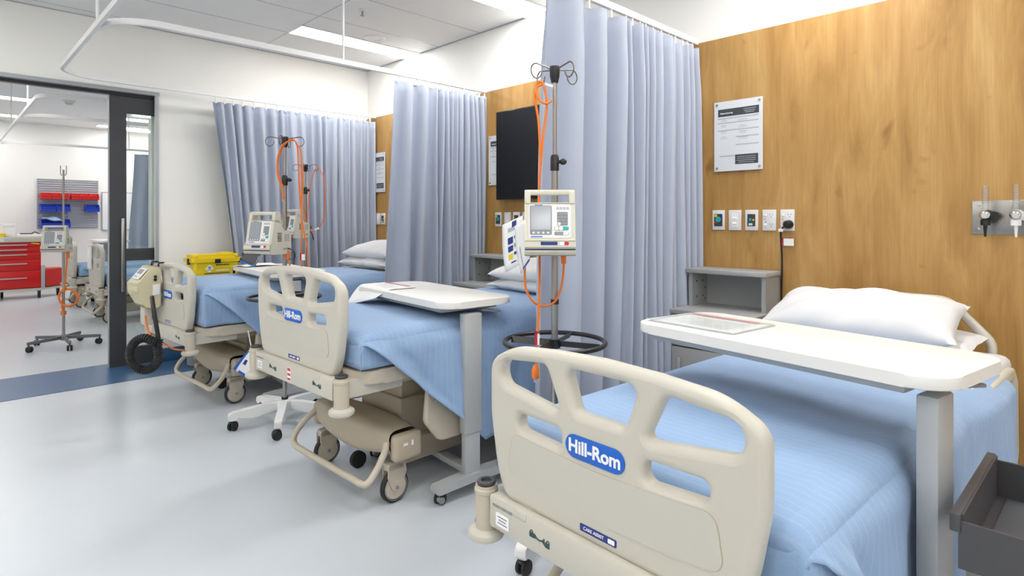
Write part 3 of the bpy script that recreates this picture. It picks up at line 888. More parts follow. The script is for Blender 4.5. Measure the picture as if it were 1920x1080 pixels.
sheet('document_sheet', 'white printed sheet curling over the end of the middle table', T2, -.125, .285, .8590, .04, .24, .32, lambda u, v: .003 - .42 * max(0, .40 - u) ** 1.5 * (.35 + .65 * v) + .012 * max(0, math.sin((v - .2) * 5)) * max(0, .9 - u) * min(1, u * 3), True)
sheet('document_sheet', 'white sheets of paper lying on the far table below the pump', T1, -.05, .30, .8632, .2, .30, .21, lambda u, v: .004 + .006 * math.sin(u * 4 + v * 5), False)

# ---------------------------------------------------------------- bedside cabinets
def nightstand(label, y0, y1, x0=2.965, zt=.715, zs=.932, rz=0):
    cx, cy = (x0 + XP) / 2 - .004, (y0 + y1) / 2
    t = thing('bedside_cabinet', label, 'bedside cabinet', (cx, cy, 0), rz, 'grey bedside cabinets')
    W2, D2 = (y1 - y0) / 2, (XP - .006 - x0) / 2
    obj('carcass', B().bb(-D2 + .025, D2, -W2 + .005, W2 - .005, .08, zt - .025), 'grey_lam', t)
    obj('plinth', B().bb(-D2 + .06, D2 - .02, -W2 + .03, W2 - .03, .001, .08), 'grey_dk', t)
    obj('top', B().bb(-D2, D2, -W2, W2, zt - .025, zt, .003), 'grey_lam', t)
    dr = obj('drawer', B().bb(-D2 + .005, -D2 + .025, -W2 + .012, W2 - .012, zt - .20, zt - .032, .002), 'grey_lam', t)
    obj('lock', B().cyl((-D2 + .001, 0, zt - .055), (-D2 + .006, 0, zt - .055), .009), 'chrome', dr)
    obj('shadow_gap', B().bb(-D2 + .015, -D2 + .027, -W2 + .012, W2 - .012, zt - .207, zt - .198), 'grey_dk', t)
    dd = obj('door', B().bb(-D2 + .005, -D2 + .025, -W2 + .012, W2 - .012, .09, zt - .208, .002), 'grey_lam', t)
    obj('handle', B().bb(-D2 - .012, -D2 - .004, W2 - .07, W2 - .055, .35, .45, .002).bb(-D2 - .006, -D2 + .006, W2 - .066, W2 - .059, .36, .37).bb(-D2 - .006, -D2 + .006, W2 - .066, W2 - .059, .43, .44), 'silver', dd)
    xs = D2 - .195
    for s in (-1, 1):
        p = obj('shelf_side', B().bb(xs, D2, s * (W2 - .012), s * (W2 - .034), zt, zs - .024), 'grey_lam', t)
        hb = B()
        for hx, hz in ((.05, .05), (.05, .14), (.12, .05), (.12, .14), (.15, .095), (.15, .03)):
            hb.cyl((xs + hx, s * (W2 - .0345), zt + hz), (xs + hx, s * (W2 - .0360), zt + hz), .006, seg=10)
        obj('screw_holes', hb, 'grey_dk', p)
    obj('shelf_back', B().bb(D2 - .018, D2, -W2 + .034, W2 - .034, zt, zs - .024), 'grey_lam', t)
    obj('shelf_board', B().bb(xs - .025, D2, -W2 + .0, W2 - .0, zs - .024, zs, .003), 'grey_lam', t)
    return t
nightstand('grey bedside cabinet with open shelf behind the nearest table', 1.285, 1.755)
nightstand('grey bedside cabinet with open shelf beside the middle bed', 3.20, 3.69)
nightstand('grey bedside cabinet half hidden by pillows of the far bed', 4.95, 5.43)

# ---------------------------------------------------------------- things on the headwall
def poster(label, yc, zc=1.709, w=.29, h=.413):
    t = thing('poster', label, 'poster', (XP, yc, zc), group='care information posters')
    mt = T(-.012, 0, 0) @ FRONT_X
    s = obj('acrylic_sheet', B().prism(rrect(w, h, .003), 0, .003, mt), 'poster', t)
    mt2 = T(-.0152, 0, 0) @ FRONT_X
    hb = obj('header_block', B().prism(rrect(w - .045, .044, .001), 0, .0004, mt2 @ T(.002, h / 2 - .068, 0)), 'pdark', s)
    text('lettering', 'Patient Journey', .0125, T(-.0158, .068, h / 2 - .071) @ FRONT_X, 'white', hb, .0003)
    ln = B()
    for i, q in enumerate((.0, .011, .02)): ln.prism(rrect(.075 - .012 * i, .003, .0005), 0, .0003, mt2 @ T(.07, h / 2 - .058 - q, .0005))
    obj('small_print', ln, 'pgrey', hb)
    g = B()
    for i, (cx, cw, zz) in enumerate(((0, .245, .105), (0, .245, .078), (0, .245, .034), (.055, .135, -.008), (.055, .135, -.055), (-.062, .10, -.118))):
        g.prism(rrect(cw, .007, .001), 0, .0003, mt2 @ T(cx, zz, 0))
    obj('heading_bars', g, 'pgrey', s)
    g = B()
    for i in range(16):
        zz = .098 - .0085 * i
        for cx, cw in ((-.085, .05), (.03, .07)):
            if (i * 5 + int(cx * 100)) % 4 < 2: obj('text_line', B().prism(rrect(cw * (.5 + .5 * ((i * 3) % 5) / 5), .0018, .0002), 0, .0002, mt2 @ T(cx, zz, 0)), 'keygrey', s)
    b2 = obj('footer_block', B().prism(rrect(.135, .056, .001), 0, .0004, mt2 @ T(.052, -.141, 0)), 'pdark', s)
    g = B()
    for i in range(4): g.prism(rrect(.11 - .02 * (i == 3), .0028, .0003), 0, .0003, mt2 @ T(.05, -.126 - .011 * i, .0004))
    obj('small_print', g, 'pgrey', b2)
    for sy in (-1, 1):
        for sz in (-1, 1):
            obj('standoff', B().cyl((0, sy * (w / 2 - .018), sz * (h / 2 - .018)), (-.019, sy * (w / 2 - .018), sz * (h / 2 - .018)), .0075), 'chrome', t)
poster('white care poster on the timber wall above the nearest cabinet', 1.535)
poster('white care poster half covered by the black wall screen', 3.55)
poster('white care poster on the timber strip left of the divider curtain', 5.44)
def plate_thing(kind, label, yc, cat, zc=1.213, cord=False, grp='white wall plates'):
    t = thing('wall_plate' if kind != 'outlet' else 'power_outlet', label, cat, (XP, yc, zc), group=grp)
    p = obj('cover_plate', B().box((-.005, 0, 0), (.010, .075, .118), .003), 'whitep', t)
    mt = T(-.0102, 0, 0) @ FRONT_X
    if kind == 'call':
        pn = obj('call_panel', B().prism(rrect(.052, .074, .004), 0, .0015, mt), 'dkgrey', t)
        obj('yellow_key', B().prism(rrect(.017, .015, .002), 0, .0012, mt @ T(-.015, .026, .0015)), 'yellow', pn)
        obj('blue_key', B().prism(rrect(.013, .018, .002), 0, .0012, mt @ T(.016, .024, .0015)), 'bluebin', pn)
        obj('round_key', B().lathe([(0, .003), (.015, .0025), (.017, 0)], 24, mt @ T(0, .004, .0015)), 'teal', pn)
        obj('red_key', B().prism(rrect(.012, .012, .002), 0, .0012, mt @ T(-.017, -.012, .0015)), 'keyred', pn)
    elif kind == 'switch':
        for k, zz in enumerate((.012, -.018)):
            obj('rocker', B().box((-.012, 0, zz), (.006, .022, .014), .002, Matrix.Rotation(.2, 3, 'Y')), 'white', p)
        obj('surround', B().prism(rrect(.040, .080, .003), 0, .0006, mt), 'white', p)
    elif kind == 'lamp':
        pn = obj('indicator_panel', B().prism(rrect(.046, .070, .003), 0, .0015, mt), 'pdark', t)
        obj('red_mark', B().prism(rrect(.010, .005, .001), 0, .0008, mt @ T(.010, .030, .0015)), 'keyred', pn)
        obj('cyan_mark', B().prism(rrect(.012, .014, .001), 0, .0008, mt @ T(-.006, .004, .0015)), 'teal', pn)
        obj('yellow_mark', B().prism(rrect(.010, .010, .001), 0, .0008, mt @ T(.012, .001, .0015)), 'yellow', pn)
        obj('white_key', B().prism(rrect(.022, .012, .002), 0, .0010, mt @ T(-.004, -.024, .0015)), 'whitep', pn)
    else:
        for zz in (.028, -.026):
            obj('switch_key', B().box((-.012, .020, zz), (.005, .014, .010), .0015, Matrix.Rotation(.2, 3, 'Y')), 'white', p)
            sl = B()
            for dy, rot in ((-.004, .5), (-.020, -.5)): sl.prism(rrect(.0022, .008, .0004), 0, .0004, mt @ T(-dy, zz + .004, 0) @ Matrix.Rotation(rot, 4, 'Z'))
            sl.prism(rrect(.0022, .008, .0004), 0, .0004, mt @ T(.012, zz - .009, 0))
            obj('socket_slots', sl, 'dkgrey', p)
        obj('neon_mark', B().prism(rrect(.007, .007, .002), 0, .0006, mt @ T(-.024, .006, 0)), 'amber', p)
        obj('rating_mark', B().prism(rrect(.005, .005, .002), 0, .0006, mt @ T(-.018, -.008, 0)), 'nblue', p)
    return t
A3 = 'white wall plates beside the nearest bed'
plate_thing('call', 'nurse call plate with coloured buttons, first of five plates by the nearest bed', 1.657, 'call panel', grp=A3)
plate_thing('switch', 'white double switch plate right of the nearest nurse call plate', 1.556, 'light switch', grp=A3)
plate_thing('lamp', 'plate with grey panel and cyan and yellow marks, middle of five', 1.457, 'call panel', grp=A3)
plate_thing('outlet', 'white double power outlet with nothing plugged in by nearest bed', 1.357, 'power outlet', grp=A3)
plate_thing('outlet', 'white double power outlet holding a black plug by nearest bed', 1.258, 'power outlet', grp=A3)
for kind, y, lb in (('call', 3.585, 'nurse call plate below the wall screen by the middle bed'), ('switch', 3.475, 'white switch plate right of the call plate by the middle bed'), ('lamp', 3.37, 'grey panel plate under the wall screen, third by the middle bed'), ('outlet', 3.265, 'power outlet plate under the wall screen behind the pump')):
    plate_thing(kind, lb, y, 'wall plate', zc=1.216, grp='wall plates by the middle bed')
for kind, y, lb in (('call', 5.54, 'nurse call plate on the timber strip by the far bed'), ('switch', 5.445, 'switch plate right of the call plate by the far bed'), ('lamp', 5.35, 'grey panel plate beside the divider curtain by the far bed')):
    plate_thing(kind, lb, y, 'wall plate', zc=1.22, grp='wall plates by the far bed')
# black plug and cord with its test tag
t = thing('black_power_lead', 'black power cord with round plug hanging down the timber wall', 'power cord', (XP, 1.247, 1.19))
obj('plug', B().lathe([(0, -.055), (.014, -.055), (.022, -.045), (.024, -.012), (.018, -.0105), (0, -.0105)], 20, Matrix.Rotation(PI / 2, 4, 'Y') @ Matrix.Identity(4)), 'black', t)
obj('cable', B().tube([(-.045, .01, -.01), (-.05, .028, -.03), (-.035, .034, -.08), (-.025, .033, -.2), (-.025, .036, -.4), (-.03, .03, -.6), (-.03, .0, -.8), (-.03, -.15, -.95)], .0052, 10, sm=5), 'black', t)
tg = obj('test_tag', B().box((-.034, .0, -.095), (.0015, .065, .042)), 'white', t)
obj('red_border', B().box((-.0349, .026, -.095), (.0003, .010, .042)).box((-.0349, .0, -.0755), (.0003, .062, .003)), 'keyred', tg)
obj('white_sleeve', B().box((-.05, .03, -.032), (.016, .022, .018), .003), 'whitep', t)

# wall screen
t = thing('television', 'black flat wall screen on the timber wall beside the middle bed', 'television', (XP, 2.95, 1.736))
obj('casing', B().box((-.045, 0, 0), (.035, 1.206, .718), .004), 'black', t)
obj('display', B().box((-.0632, 0, .004), (.0015, 1.186, .690)), 'tv', t)
obj('wall_bracket', B().box((-.014, 0, 0), (.028, .4, .3), .002), 'dkgrey', t)
obj('standby_light', B().box((-.0632, .28, -.352), (.001, .012, .004)), 'keyred', t)

# medical gas panel
t = thing('medical_gas_panel', 'brushed steel medical gas plate at the right of the timber wall', 'gas panel', (XP, .14, 1.227))
obj('steel_plate', B().box((-.004, 0, 0), (.008, .62, .150), .002), 'steel', t)
for yy in (.285, -.285):
    for zz in (.055, -.052): obj('screw', B().lathe([(.007, 0), (.0045, -.003), (0, -.0035)], 12, T(-.008, yy, zz) @ Matrix.Rotation(PI / 2, 4, 'Y')), 'chrome', t)
def flowmeter(label, y, m):
    f = thing('flowmeter', label, 'flowmeter', (XP - .008, y, 1.237))
    obj('wall_collar', B().cyl((0, 0, 0), (-.03, 0, 0), .024).cyl((-.008, -.026, -.004), (-.034, -.026, -.004), .020), m, f)
    obj('valve_body', B().cyl((-.03, 0, 0), (-.075, 0, 0), .016).sph((-.06, .002, 0), .021).cyl((-.075, 0, -.002), (-.09, 0, -.002), .011), 'chrome', f)
    obj('outlet_nut', B().cyl((-.06, 0, -.045), (-.06, 0, -.02), .018), m, f)
    obj('barb', B().cyl((-.06, 0, -.095), (-.06, 0, -.045), .004, .008), m, f)
    tb = obj('gauge_tube', B().cyl((-.06, 0, .02), (-.06, 0, .13), .0125), 'clear', f)
    g = B()
    for k in range(9): g.lathe([(.0125, -.0008), (.0136, 0), (.0125, .0008)], 16, T(-.06, 0, .03 + .011 * k))
    obj('scale_marks', g, 'greyp', tb)
flowmeter('flowmeter with black fittings on the medical gas plate', .395, 'black')
flowmeter('flowmeter with white fittings on the medical gas plate', .292, 'whitep')
# ---------------------------------------------------------------- IV stands, pumps, cables
FPX = 1107.0
SN, CS = math.sin(TH), math.cos(TH)
RT = Vector((CS, -SN, 0)); FW = Vector((SN, CS, 0))
def at(px, py, d):
    """the point at depth d behind a place in the photograph"""
    return FW * d + RT * ((px - 960) / FPX * d) + Vector((0, 0, 1.22 + (410.5 - py) / FPX * d))
def iv_stand(label, x, y, top, wheel_z=None, base='white', a0=24, knob_z=1.46, hook_rz=.6, ring_r=.193, R=.29, hooks=True):
    t = thing('iv_stand', label, 'IV stand', (x, y, 0), 0, 'IV stands')
    if base == 'white':
        hub = obj('base_hub', B().lathe([(0, .075), (.05, .075), (.052, .12), (.045, .135), (.02, .138), (0, .138)], 24), 'whitemetal', t)
        obj('hub_collar', B().cyl((0, 0, .136), (0, 0, .15), .019), 'rubber', hub)
    else:
        hub = obj('base_hub', B().lathe([(0, .06), (.022, .06), (.024, .10), (.016, .12), (0, .12)], 20), 'greyp', t)
    for k in range(5):
        a = math.radians(a0 + 72 * k)
        rot = Matrix.Rotation(a, 4, 'Z')
        side = rot @ Matrix(((1, 0, 0, 0), (0, 0, 1, 0), (0, 1, 0, 0), (0, 0, 0, 1)))
        if base == 'white':
            top_e = [(.03, .134), (.10, .130), (.18, .120), (R - .01, .108), (R + .018, .098), (R + .018, .062), (R - .018, .062), (R - .03, .075), (.18, .062), (.11, .072), (.03, .085)]
            lg = obj('base_leg', B().prism(rpoly(top_e, [0, .02, .05, .02, .012, .006, .006, .01, .04, .03, 0]), -.021, .021, side, .005), 'whitemetal', t)
        else:
            lg = obj('base_leg', B().prism([(.01, .105), (R + .012, .092), (R + .012, .066), (.01, .072)], -.011, .011, side, .002), 'greybase', t)
        small_caster(lg, R * math.cos(a), R * math.sin(a), .027, a + 1.9 + k)
    zj = knob_z - .03
    obj('lower_pole', B().cyl((0, 0, .10), (0, 0, zj), .0125), 'steel', t)
    obj('upper_pole', B().cyl((0, 0, zj), (0, 0, top - .01), .0085), 'steel', t)
    kn = obj('height_clamp', B().lathe([(.0125, -.05), (.017, -.048), (.017, .0), (.013, .012), (.009, .014)], 20, T(0, 0, zj + .02)).cyl((0, 0, zj + .005), RT * .028 - FW * .01 + Vector((0, 0, zj + .005)), .007), 'black', t)
    obj('knob', B().sph(RT * .032 - FW * .01 + Vector((0, 0, zj + .005)), .014, (1, 1, .9)), 'black', kn)
    if hooks:
        hh = obj('hook_head', B().lathe([(0, -.055), (.013, -.055), (.019, -.03), (.021, .0), (.020, .008), (0, .008)], 20, T(0, 0, top)), 'black', t)
        for k in range(4):
            a = hook_rz + PI / 2 * k
            u = Vector((math.cos(a), math.sin(a), 0)); z = Vector((0, 0, 1))
            P = [u * .015 + z * (top - .004), u * .05 + z * (top + .002), u * .085 + z * (top + .008)]
            c = u * .088 + z * (top - .020)
            for j in range(13):
                q = math.radians(85 - 270 * j / 12)
                P.append(c + u * (.025 * math.cos(q)) + z * (.028 * math.sin(q)))
            obj('hook', B().tube(P, .0029, 8, sm=2), 'hooksteel', hh)
    if wheel_z:
        rg = obj('push_ring', B().tube([(ring_r * math.cos(2 * PI * i / 40), ring_r * math.sin(2 * PI * i / 40), wheel_z) for i in range(40)], .0095, 12, True), 'black', t)
        obj('ring_hub', B().cyl((0, 0, wheel_z - .022), (0, 0, wheel_z + .012), .022), 'black', rg)
        for k in range(4):
            a = .35 + PI / 2 * k
            b = B().box((0, 0, 0), (ring_r - .02, .004, .026)).xf(T(ring_r / 2 * math.cos(a), ring_r / 2 * math.sin(a), wheel_z - .004) @ Matrix.Rotation(a, 4, 'Z') @ Matrix.Rotation(.5, 4, 'X'))
            obj('spoke', b, 'black', rg)
    return t
def pump(label, x, y, z, rz, detail=True):
    """local: origin at bottom centre, front towards -x"""
    t = thing('infusion_pump', label, 'infusion pump', (x, y, z), rz, 'infusion pumps on the stands')
    SX = Matrix(((-1, 0, 0, 0), (0, 0, 1, 0), (0, 1, 0, 0), (0, 0, 0, 1)))
    bd = obj('casing', B().prism(rpoly([(.070, .0), (.088, .008), (.086, .018), (.078, .020), (.078, .026), (.088, .028), (.084, .058), (.071, .062), (.046, .197), (.012, .197), (-.012, .165), (-.03, .140), (-.085, .132), (-.09, .11), (-.09, .02), (-.08, .0)], .003), -.095, .095, SX, .004), 'pump', t)
    for s in (-1, 1):
        obj('handle_cheek', B().prism([(.048, .186), (.040, .243), (.030, .247), (.004, .247), (-.006, .235), (-.016, .17)], s * .095 if s < 0 else .072, -.072 if s < 0 else .095, SX, .004), 'pump', t)
    obj('handle', B().box((-.022, 0, .2365), (.034, .19, .021), .007), 'pump', t)
    FM = Matrix(((0, .182, -.983, -.0715), (-1, 0, 0, 0), (0, .983, .182, .0625), (0, 0, 0, 1)))
    fp = obj('face_plate', B().prism(rrect(.158, .128, .006, cy=.067), -.001, .0012, FM), 'whitep', t)
    sb = obj('screen_bezel', B().prism(rrect(.082, .112, .006, cx=-.034, cy=.071), 0, .0022, FM), 'keygrey', t)
    obj('screen', B().prism(rrect(.074, .090, .002, cx=-.034, cy=.079), 0, .0028, FM), 'screen' if detail else 'screen_dk', sb)
    for k in range(4): obj('soft_key', B().prism(rrect(.008, .006, .002, 3, cx=-.061 + .018 * k, cy=.023), 0, .0030, FM), 'white', sb)
    kp = obj('keypad', B().prism(rrect(.040, .052, .004, cx=.047, cy=.076), 0, .0020, FM), 'keygrey', t)
    if detail:
        for r in range(4):
            for c in range(3): obj('number_key', B().prism(rrect(.010, .0095, .002, 3, cx=.0345 + .0125 * c, cy=.0945 - .0125 * r), 0, .0032, FM), 'greyp' if (r, c) != (3, 0) else 'white', kp)
        for k in range(4): obj('mode_key', B().prism(rrect(.010, .010, .002, 3, cx=.029 + .0125 * k, cy=.116), 0, .0024, FM), 'silver', kp)
    kr = obj('key_row', B().prism(rrect(.054, .015, .005, cx=.043, cy=.039), 0, .0018, FM), 'keygrey', t)
    obj('white_key', B().prism(rrect(.014, .0125, .003, 4, cx=.025, cy=.039), 0, .0028, FM), 'white', kr)
    obj('white_key', B().prism(rrect(.014, .0125, .003, 4, cx=.041, cy=.039), 0, .0028, FM), 'white', kr)
    obj('teal_key', B().prism(rrect(.020, .0125, .004, 4, cx=.059, cy=.039), 0, .0028, FM), 'teal', kr)
    k2 = obj('key_row', B().prism(rrect(.054, .014, .005, cx=.043, cy=.020), 0, .0018, FM), 'greyp', t)
    obj('white_key', B().prism(rrect(.019, .012, .003, 4, cx=.059, cy=.020), 0, .0028, FM), 'white', k2)
    obj('name_bar', B().prism(rrect(.044, .004, .001, 2, cx=-.05, cy=.008), 0, .0014, FM), 'lblue', fp)
    obj('maker_mark', B().prism(rrect(.030, .003, .001, 2, cx=-.042, cy=.128), 0, .0014, FM), 'nblue', fp)
    LM = Matrix(((0, .13, -.99, -.0872), (-1, 0, 0, 0), (0, .99, .13, .034), (0, 0, 0, 1)))
    obj('channel_display', B().prism(rrect(.062, .012, .002, cx=-.004, cy=.012), 0, .0014, LM), 'nblue', t)
    ck = obj('channel_key', B().prism(rrect(.016, .013, .004, cx=.044, cy=.012), 0, .0014, LM), 'white', t)
    obj('stop_key', B().prism(rrect(.016, .013, .005, cx=.061, cy=.012), 0, .0014, LM), 'keyred', ck)
    obj('tube_slot', B().box((-.0805, .0, .0235), (.004, .186, .0045)), 'nblue', t)
    # vents and labels on both sides, clamp behind
    for s in (-1, 1):
        g = B()
        for k in range(7): g.box((-.006, s * .0952, .075 + .008 * k), (.034, .0012, .004))
        obj('vent', g, 'dkgrey', bd)
        g = B()
        for k in range(3): g.box((.040 + .014 * k, s * .0952, .095), (.005, .0012, .045)).box((.03 + .016 * k, s * .0952, .03), (.010, .0012, .012))
        obj('side_label', g, 'keygrey', bd)
    cl = obj('pole_clamp', B().box((.106, .02, .085), (.04, .06, .05), .006), 'pump', t)
    obj('clamp_screw', B().cyl((.11, -.01, .085), (.11, -.075, .085), .012).cyl((.11, -.045, .085), (.11, -.075, .085), .019), 'steel', cl)
    return t
def cable(label, paths, r=.0045, grp=None, m='orange'):
    base = Vector(paths[0][0])
    t = thing('power_cable', label, 'power cable', base, 0, grp)
    for p in paths: obj('cord', B().tube([Vector(q) - base for q in p], r, 10, sm=5), m, t)
    return t, base
def add_tag(t, base, p, rz=0, w=.05, h=.045):
    g = obj('test_tag', B().box((0, 0, 0), (.0015, w, h)), 'white', t, Vector(p) - base, rz)
    obj('red_border', B().box((-.001, 0, h / 2 - .004), (.0012, w, .008)).box((-.001, w / 2 - .005, 0), (.0012, .010, h)), 'keyred', g)
def add_plug(t, base, p, dn=1, r=.014, L=.045, m='orange'):
    p = Vector(p) - base
    g = obj('connector', B().lathe([(0, 0), (r * .55, 0), (r * .8, -.012), (r, -.018), (r, -L), (r * .8, -L - .006), (0, -L - .006)], 16, T(*p)), m, t)
    obj('pins', B().cyl(p + Vector((.005, 0, -L - .02)), p + Vector((.005, 0, -L - .006)), .0022).cyl(p + Vector((-.005, 0, -L - .02)), p + Vector((-.005, 0, -L - .006)), .0022), 'chrome', g)

# stand beside the nearest bed
d3 = 2.28
p3 = at(1040, 700, d3); x3, y3 = p3.x, p3.y
iv_stand('IV stand with black push ring between the nearest bed and the tall curtain', x3, y3, 1.80, .745, 'white', 127, 1.465, TH + .62, .193)
q = at(1030, 478, d3 - .125)
pump('infusion pump with lit screen facing the camera on the nearest stand', q.x, q.y, at(1030, 478, d3 - .20).z - .003, math.radians(44)).scale = (.95, .95, .95)
dc = d3 - .03
HK = [at(1016, 158, dc), at(1006, 165, dc), at(1003, 185, dc), at(1010, 230, dc), at(1013, 300, dc), at(1011, 360, dc + .01), at(1012, 480, dc + .01), at(1011, 560, dc - .05), at(1008, 625, dc - .07), at(1005, 682, dc - .07)]
HK2 = [at(1011, 340, dc + .015), at(1018, 260, dc), at(1025, 200, dc), at(1022, 170, dc), at(1016, 154, dc), at(1007, 158, dc), at(1005, 172, dc - .01), at(1012, 188, dc - .01), at(1024, 194, dc - .01), at(1034, 189, dc - .005)]
t, b0 = cable('bright orange cable looped on the hook of the nearest IV stand', [HK, HK2], .0047, 'orange cables on the stands')
add_plug(t, b0, at(1004, 684, dc - .07)); add_tag(t, b0, at(1007, 634, dc - .075), TH, .018, .05)
obj('white_connector', B().cyl(at(1022, 158, dc) - b0, at(1036, 163, dc) - b0, .006), 'whitep', t)
U = [at(1056, 470, d3 - .06), at(1057, 500, d3 - .05), at(1053, 535, d3 - .03), at(1045, 558, d3 - .02), at(1036, 569, d3 - .018), at(1018, 574, d3 - .03), at(1000, 566, d3 - .05), at(987, 545, d3 - .06), at(984, 520, d3 - .06), at(985, 495, d3 - .06), at(990, 470, d3 - .06)]
t, b0 = cable('darker orange cable curving under the pump on the nearest stand', [U], .0042, 'orange cables on the stands', 'orange')
obj('strain_relief', B().cyl(at(1056.5, 480, d3 - .058) - b0, at(1057, 494, d3 - .052) - b0, .0105, .009), 'orange', t)
obj('cable_clip', B().cyl(at(1040, 561, d3) - b0, at(1040, 570, d3) - b0, .0165), 'black', t)
# reference cards hanging beside the nearest pump
def card(label, pts, m, squares, edge=None):
    """pts: four corners top-left, top-right, bottom-right, bottom-left"""
    P = [Vector(p) for p in pts]
    o = P[0]
    t = thing('reference_card', label, 'card', o, 0, 'cards hung on the pumps')
    nrm = (P[1] - P[0]).cross(P[3] - P[0]).normalized()
    if nrm.dot(-FW) < 0: nrm = -nrm
    def bil(u, v, h=0): return (P[0] * (1 - u) + P[1] * u) * (1 - v) + (P[3] * (1 - u) + P[2] * u) * v - o + nrm * (h + .006 * math.sin(PI * v) * (1 - u))
    s = obj('sheet', B().grid(lambda u, v: bil(u, v), 6, 8), m, t)
    sd = s.modifiers.new('thickness', 'SOLIDIFY'); sd.thickness = .0012; sd.offset = 0
    for nm, mm, u0, u1, v0, v1 in squares:
        obj(nm, B().grid(lambda u, v: bil(u0 + (u1 - u0) * u, v0 + (v1 - v0) * v, .0016), 3, 3), mm, s)
    return t
card('white reference card with blue squares and a yellow square beside the pump', [at(942, 422, 2.30), at(980, 404, 2.18), at(978, 494, 2.18), at(948, 511, 2.30)], 'white',
     [('blue_mark', 'nblue', .50, .72, .03, .20), ('blue_square', 'nblue', .30, .56, .34, .48), ('blue_square', 'nblue', .30, .56, .52, .64), ('yellow_square', 'yellow', .30, .54, .69, .80), ('blue_bar', 'nblue', .62, .78, .34, .40), ('grey_bar', 'keygrey', .62, .80, .50, .58), ('blue_bar', 'nblue', .60, .74, .68, .74), ('grey_print', 'pgrey', .3, .8, .14, .22), ('blue_bar', 'nblue', .42, .7, .86, .89)])
card('plain white reference card with blue lower corner beside the pump', [at(965, 424, 2.20), at(984, 412, 2.10), at(994, 488, 2.10), at(977, 514, 2.20)], 'white',
     [('blue_edge', 'nblue', .3, 1, .95, 1), ('grey_print', 'pgrey', .3, .4, .5, .95)])

# stand beside the middle bed
d2 = 3.55
p2 = at(534, 700, d2); x2, y2 = p2.x, p2.y
iv_stand('IV stand on an open white five-leg base beside the foot of the middle bed', x2, y2, 1.705, .752, 'white', 24, 1.48, TH + .1, .205)
q = at(500, 474, d2 - .06)
pump('infusion pump seen from its side over a black card pocket', q.x - .01, q.y - .035, 1.015, math.radians(25))
t, b0 = cable('orange cable looped over the hooks of the stand behind the middle footboard', [
    [at(531, 374, d2 - .03), at(527, 350, d2 - .03), at(520, 325, d2 - .03), at(521, 295, d2 - .03), at(530, 272, d2 - .03), at(545, 264, d2 - .03), at(556, 268, d2 - .04), at(559, 300, d2 - .04), at(561, 350, d2 - .04), at(565, 400, d2 - .05), at(566, 430, d2 - .05), at(564, 470, d2 - .05), at(565, 500, d2 - .05)],
    [at(532, 352, d2 - .02), at(523, 330, d2 - .02), at(521, 305, d2 - .02), at(528, 280, d2 - .02), at(540, 265, d2 - .03), at(550, 262, d2 - .04), at(560, 275, d2 - .045), at(565, 290, d2 - .045), at(566, 340, d2 - .045), at(565, 400, d2 - .045), at(571, 440, d2 - .045), at(577, 470, d2 - .045), at(577, 500, d2 - .045)]], .0042, 'orange cables on the stands')
add_tag(t, b0, at(567, 481, d2 - .055), TH, .03, .045); add_plug(t, b0, at(531, 362, d2 - .03), 1, .007, .03)
t, b0 = cable('short orange plug with a black strap under the side-turned pump', [[at(539, 445, d2 - .04), at(538, 460, d2 - .06), at(539, 480, d2 - .06), at(544, 500, d2 - .06)]], .004, 'orange cables on the stands')
obj('orange_grip', B().cyl(at(539, 470, d2 - .06) - b0, at(539, 486, d2 - .06) - b0, .0125), 'orange', t)
obj('black_strap', B().tube([at(540, 466, d2 - .07) - b0, at(549, 469, d2 - .07) - b0, at(553, 478, d2 - .07) - b0, at(550, 486, d2 - .07) - b0, at(542, 485, d2 - .07) - b0], .0035, 8, sm=4), 'black', t)
card('black clear-fronted card pocket with blue edge hanging below the side-turned pump', [at(460, 466, d2 - .12), at(490, 474, d2 - .17), at(478, 501, d2 - .20), at(449, 490, d2 - .15)], 'smoke', [('blue_edge', 'lblue', 0, 1, .92, 1.0), ('inner_card', 'dkgrey', .12, .95, .08, .86)])

# stand at the far side of the far bed
d1 = 5.25
p1 = at(573, 700, d1)
iv_stand('IV stand in front of the drawn far curtain with a thin cable loop', p1.x, p1.y, 1.695, None, 'white', 10, 1.50, TH + .02)
q = at(556, 444, d1 - .06)
pump('farther infusion pump turned sideways in front of the drawn curtain', q.x - .03, q.y - .02, 1.055, math.radians(14), False)
t, b0 = cable('thin orange cable hanging as a large loop before the far curtain', [
    [at(576, 430, d1 - .03), at(577, 400, d1 - .04), at(582, 350, d1 - .04), at(590, 320, d1 - .04), at(599, 317, d1 - .04), at(607, 335, d1 - .04), at(610, 370, d1 - .04), at(608, 405, d1 - .04), at(600, 425, d1 - .04), at(590, 432, d1 - .04), at(582, 430, d1 - .04), at(577, 424, d1 - .04)],
    [at(569, 310, d1 - .03), at(568, 350, d1 - .03), at(570, 400, d1 - .03), at(579, 432, d1 - .05), at(588, 440, d1 - .05)]], .0042, 'orange cables on the stands')
obj('white_connector', B().cyl(at(590, 431, d1 - .045) - b0, at(598, 428, d1 - .045) - b0, .009), 'whitep', t)
obj('black_strap', B().tube([at(581, 433, d1 - .06) - b0, at(586, 440, d1 - .06) - b0, at(588, 450, d1 - .06) - b0, at(584, 436, d1 - .06) - b0], .004, 8, sm=3), 'black', t)

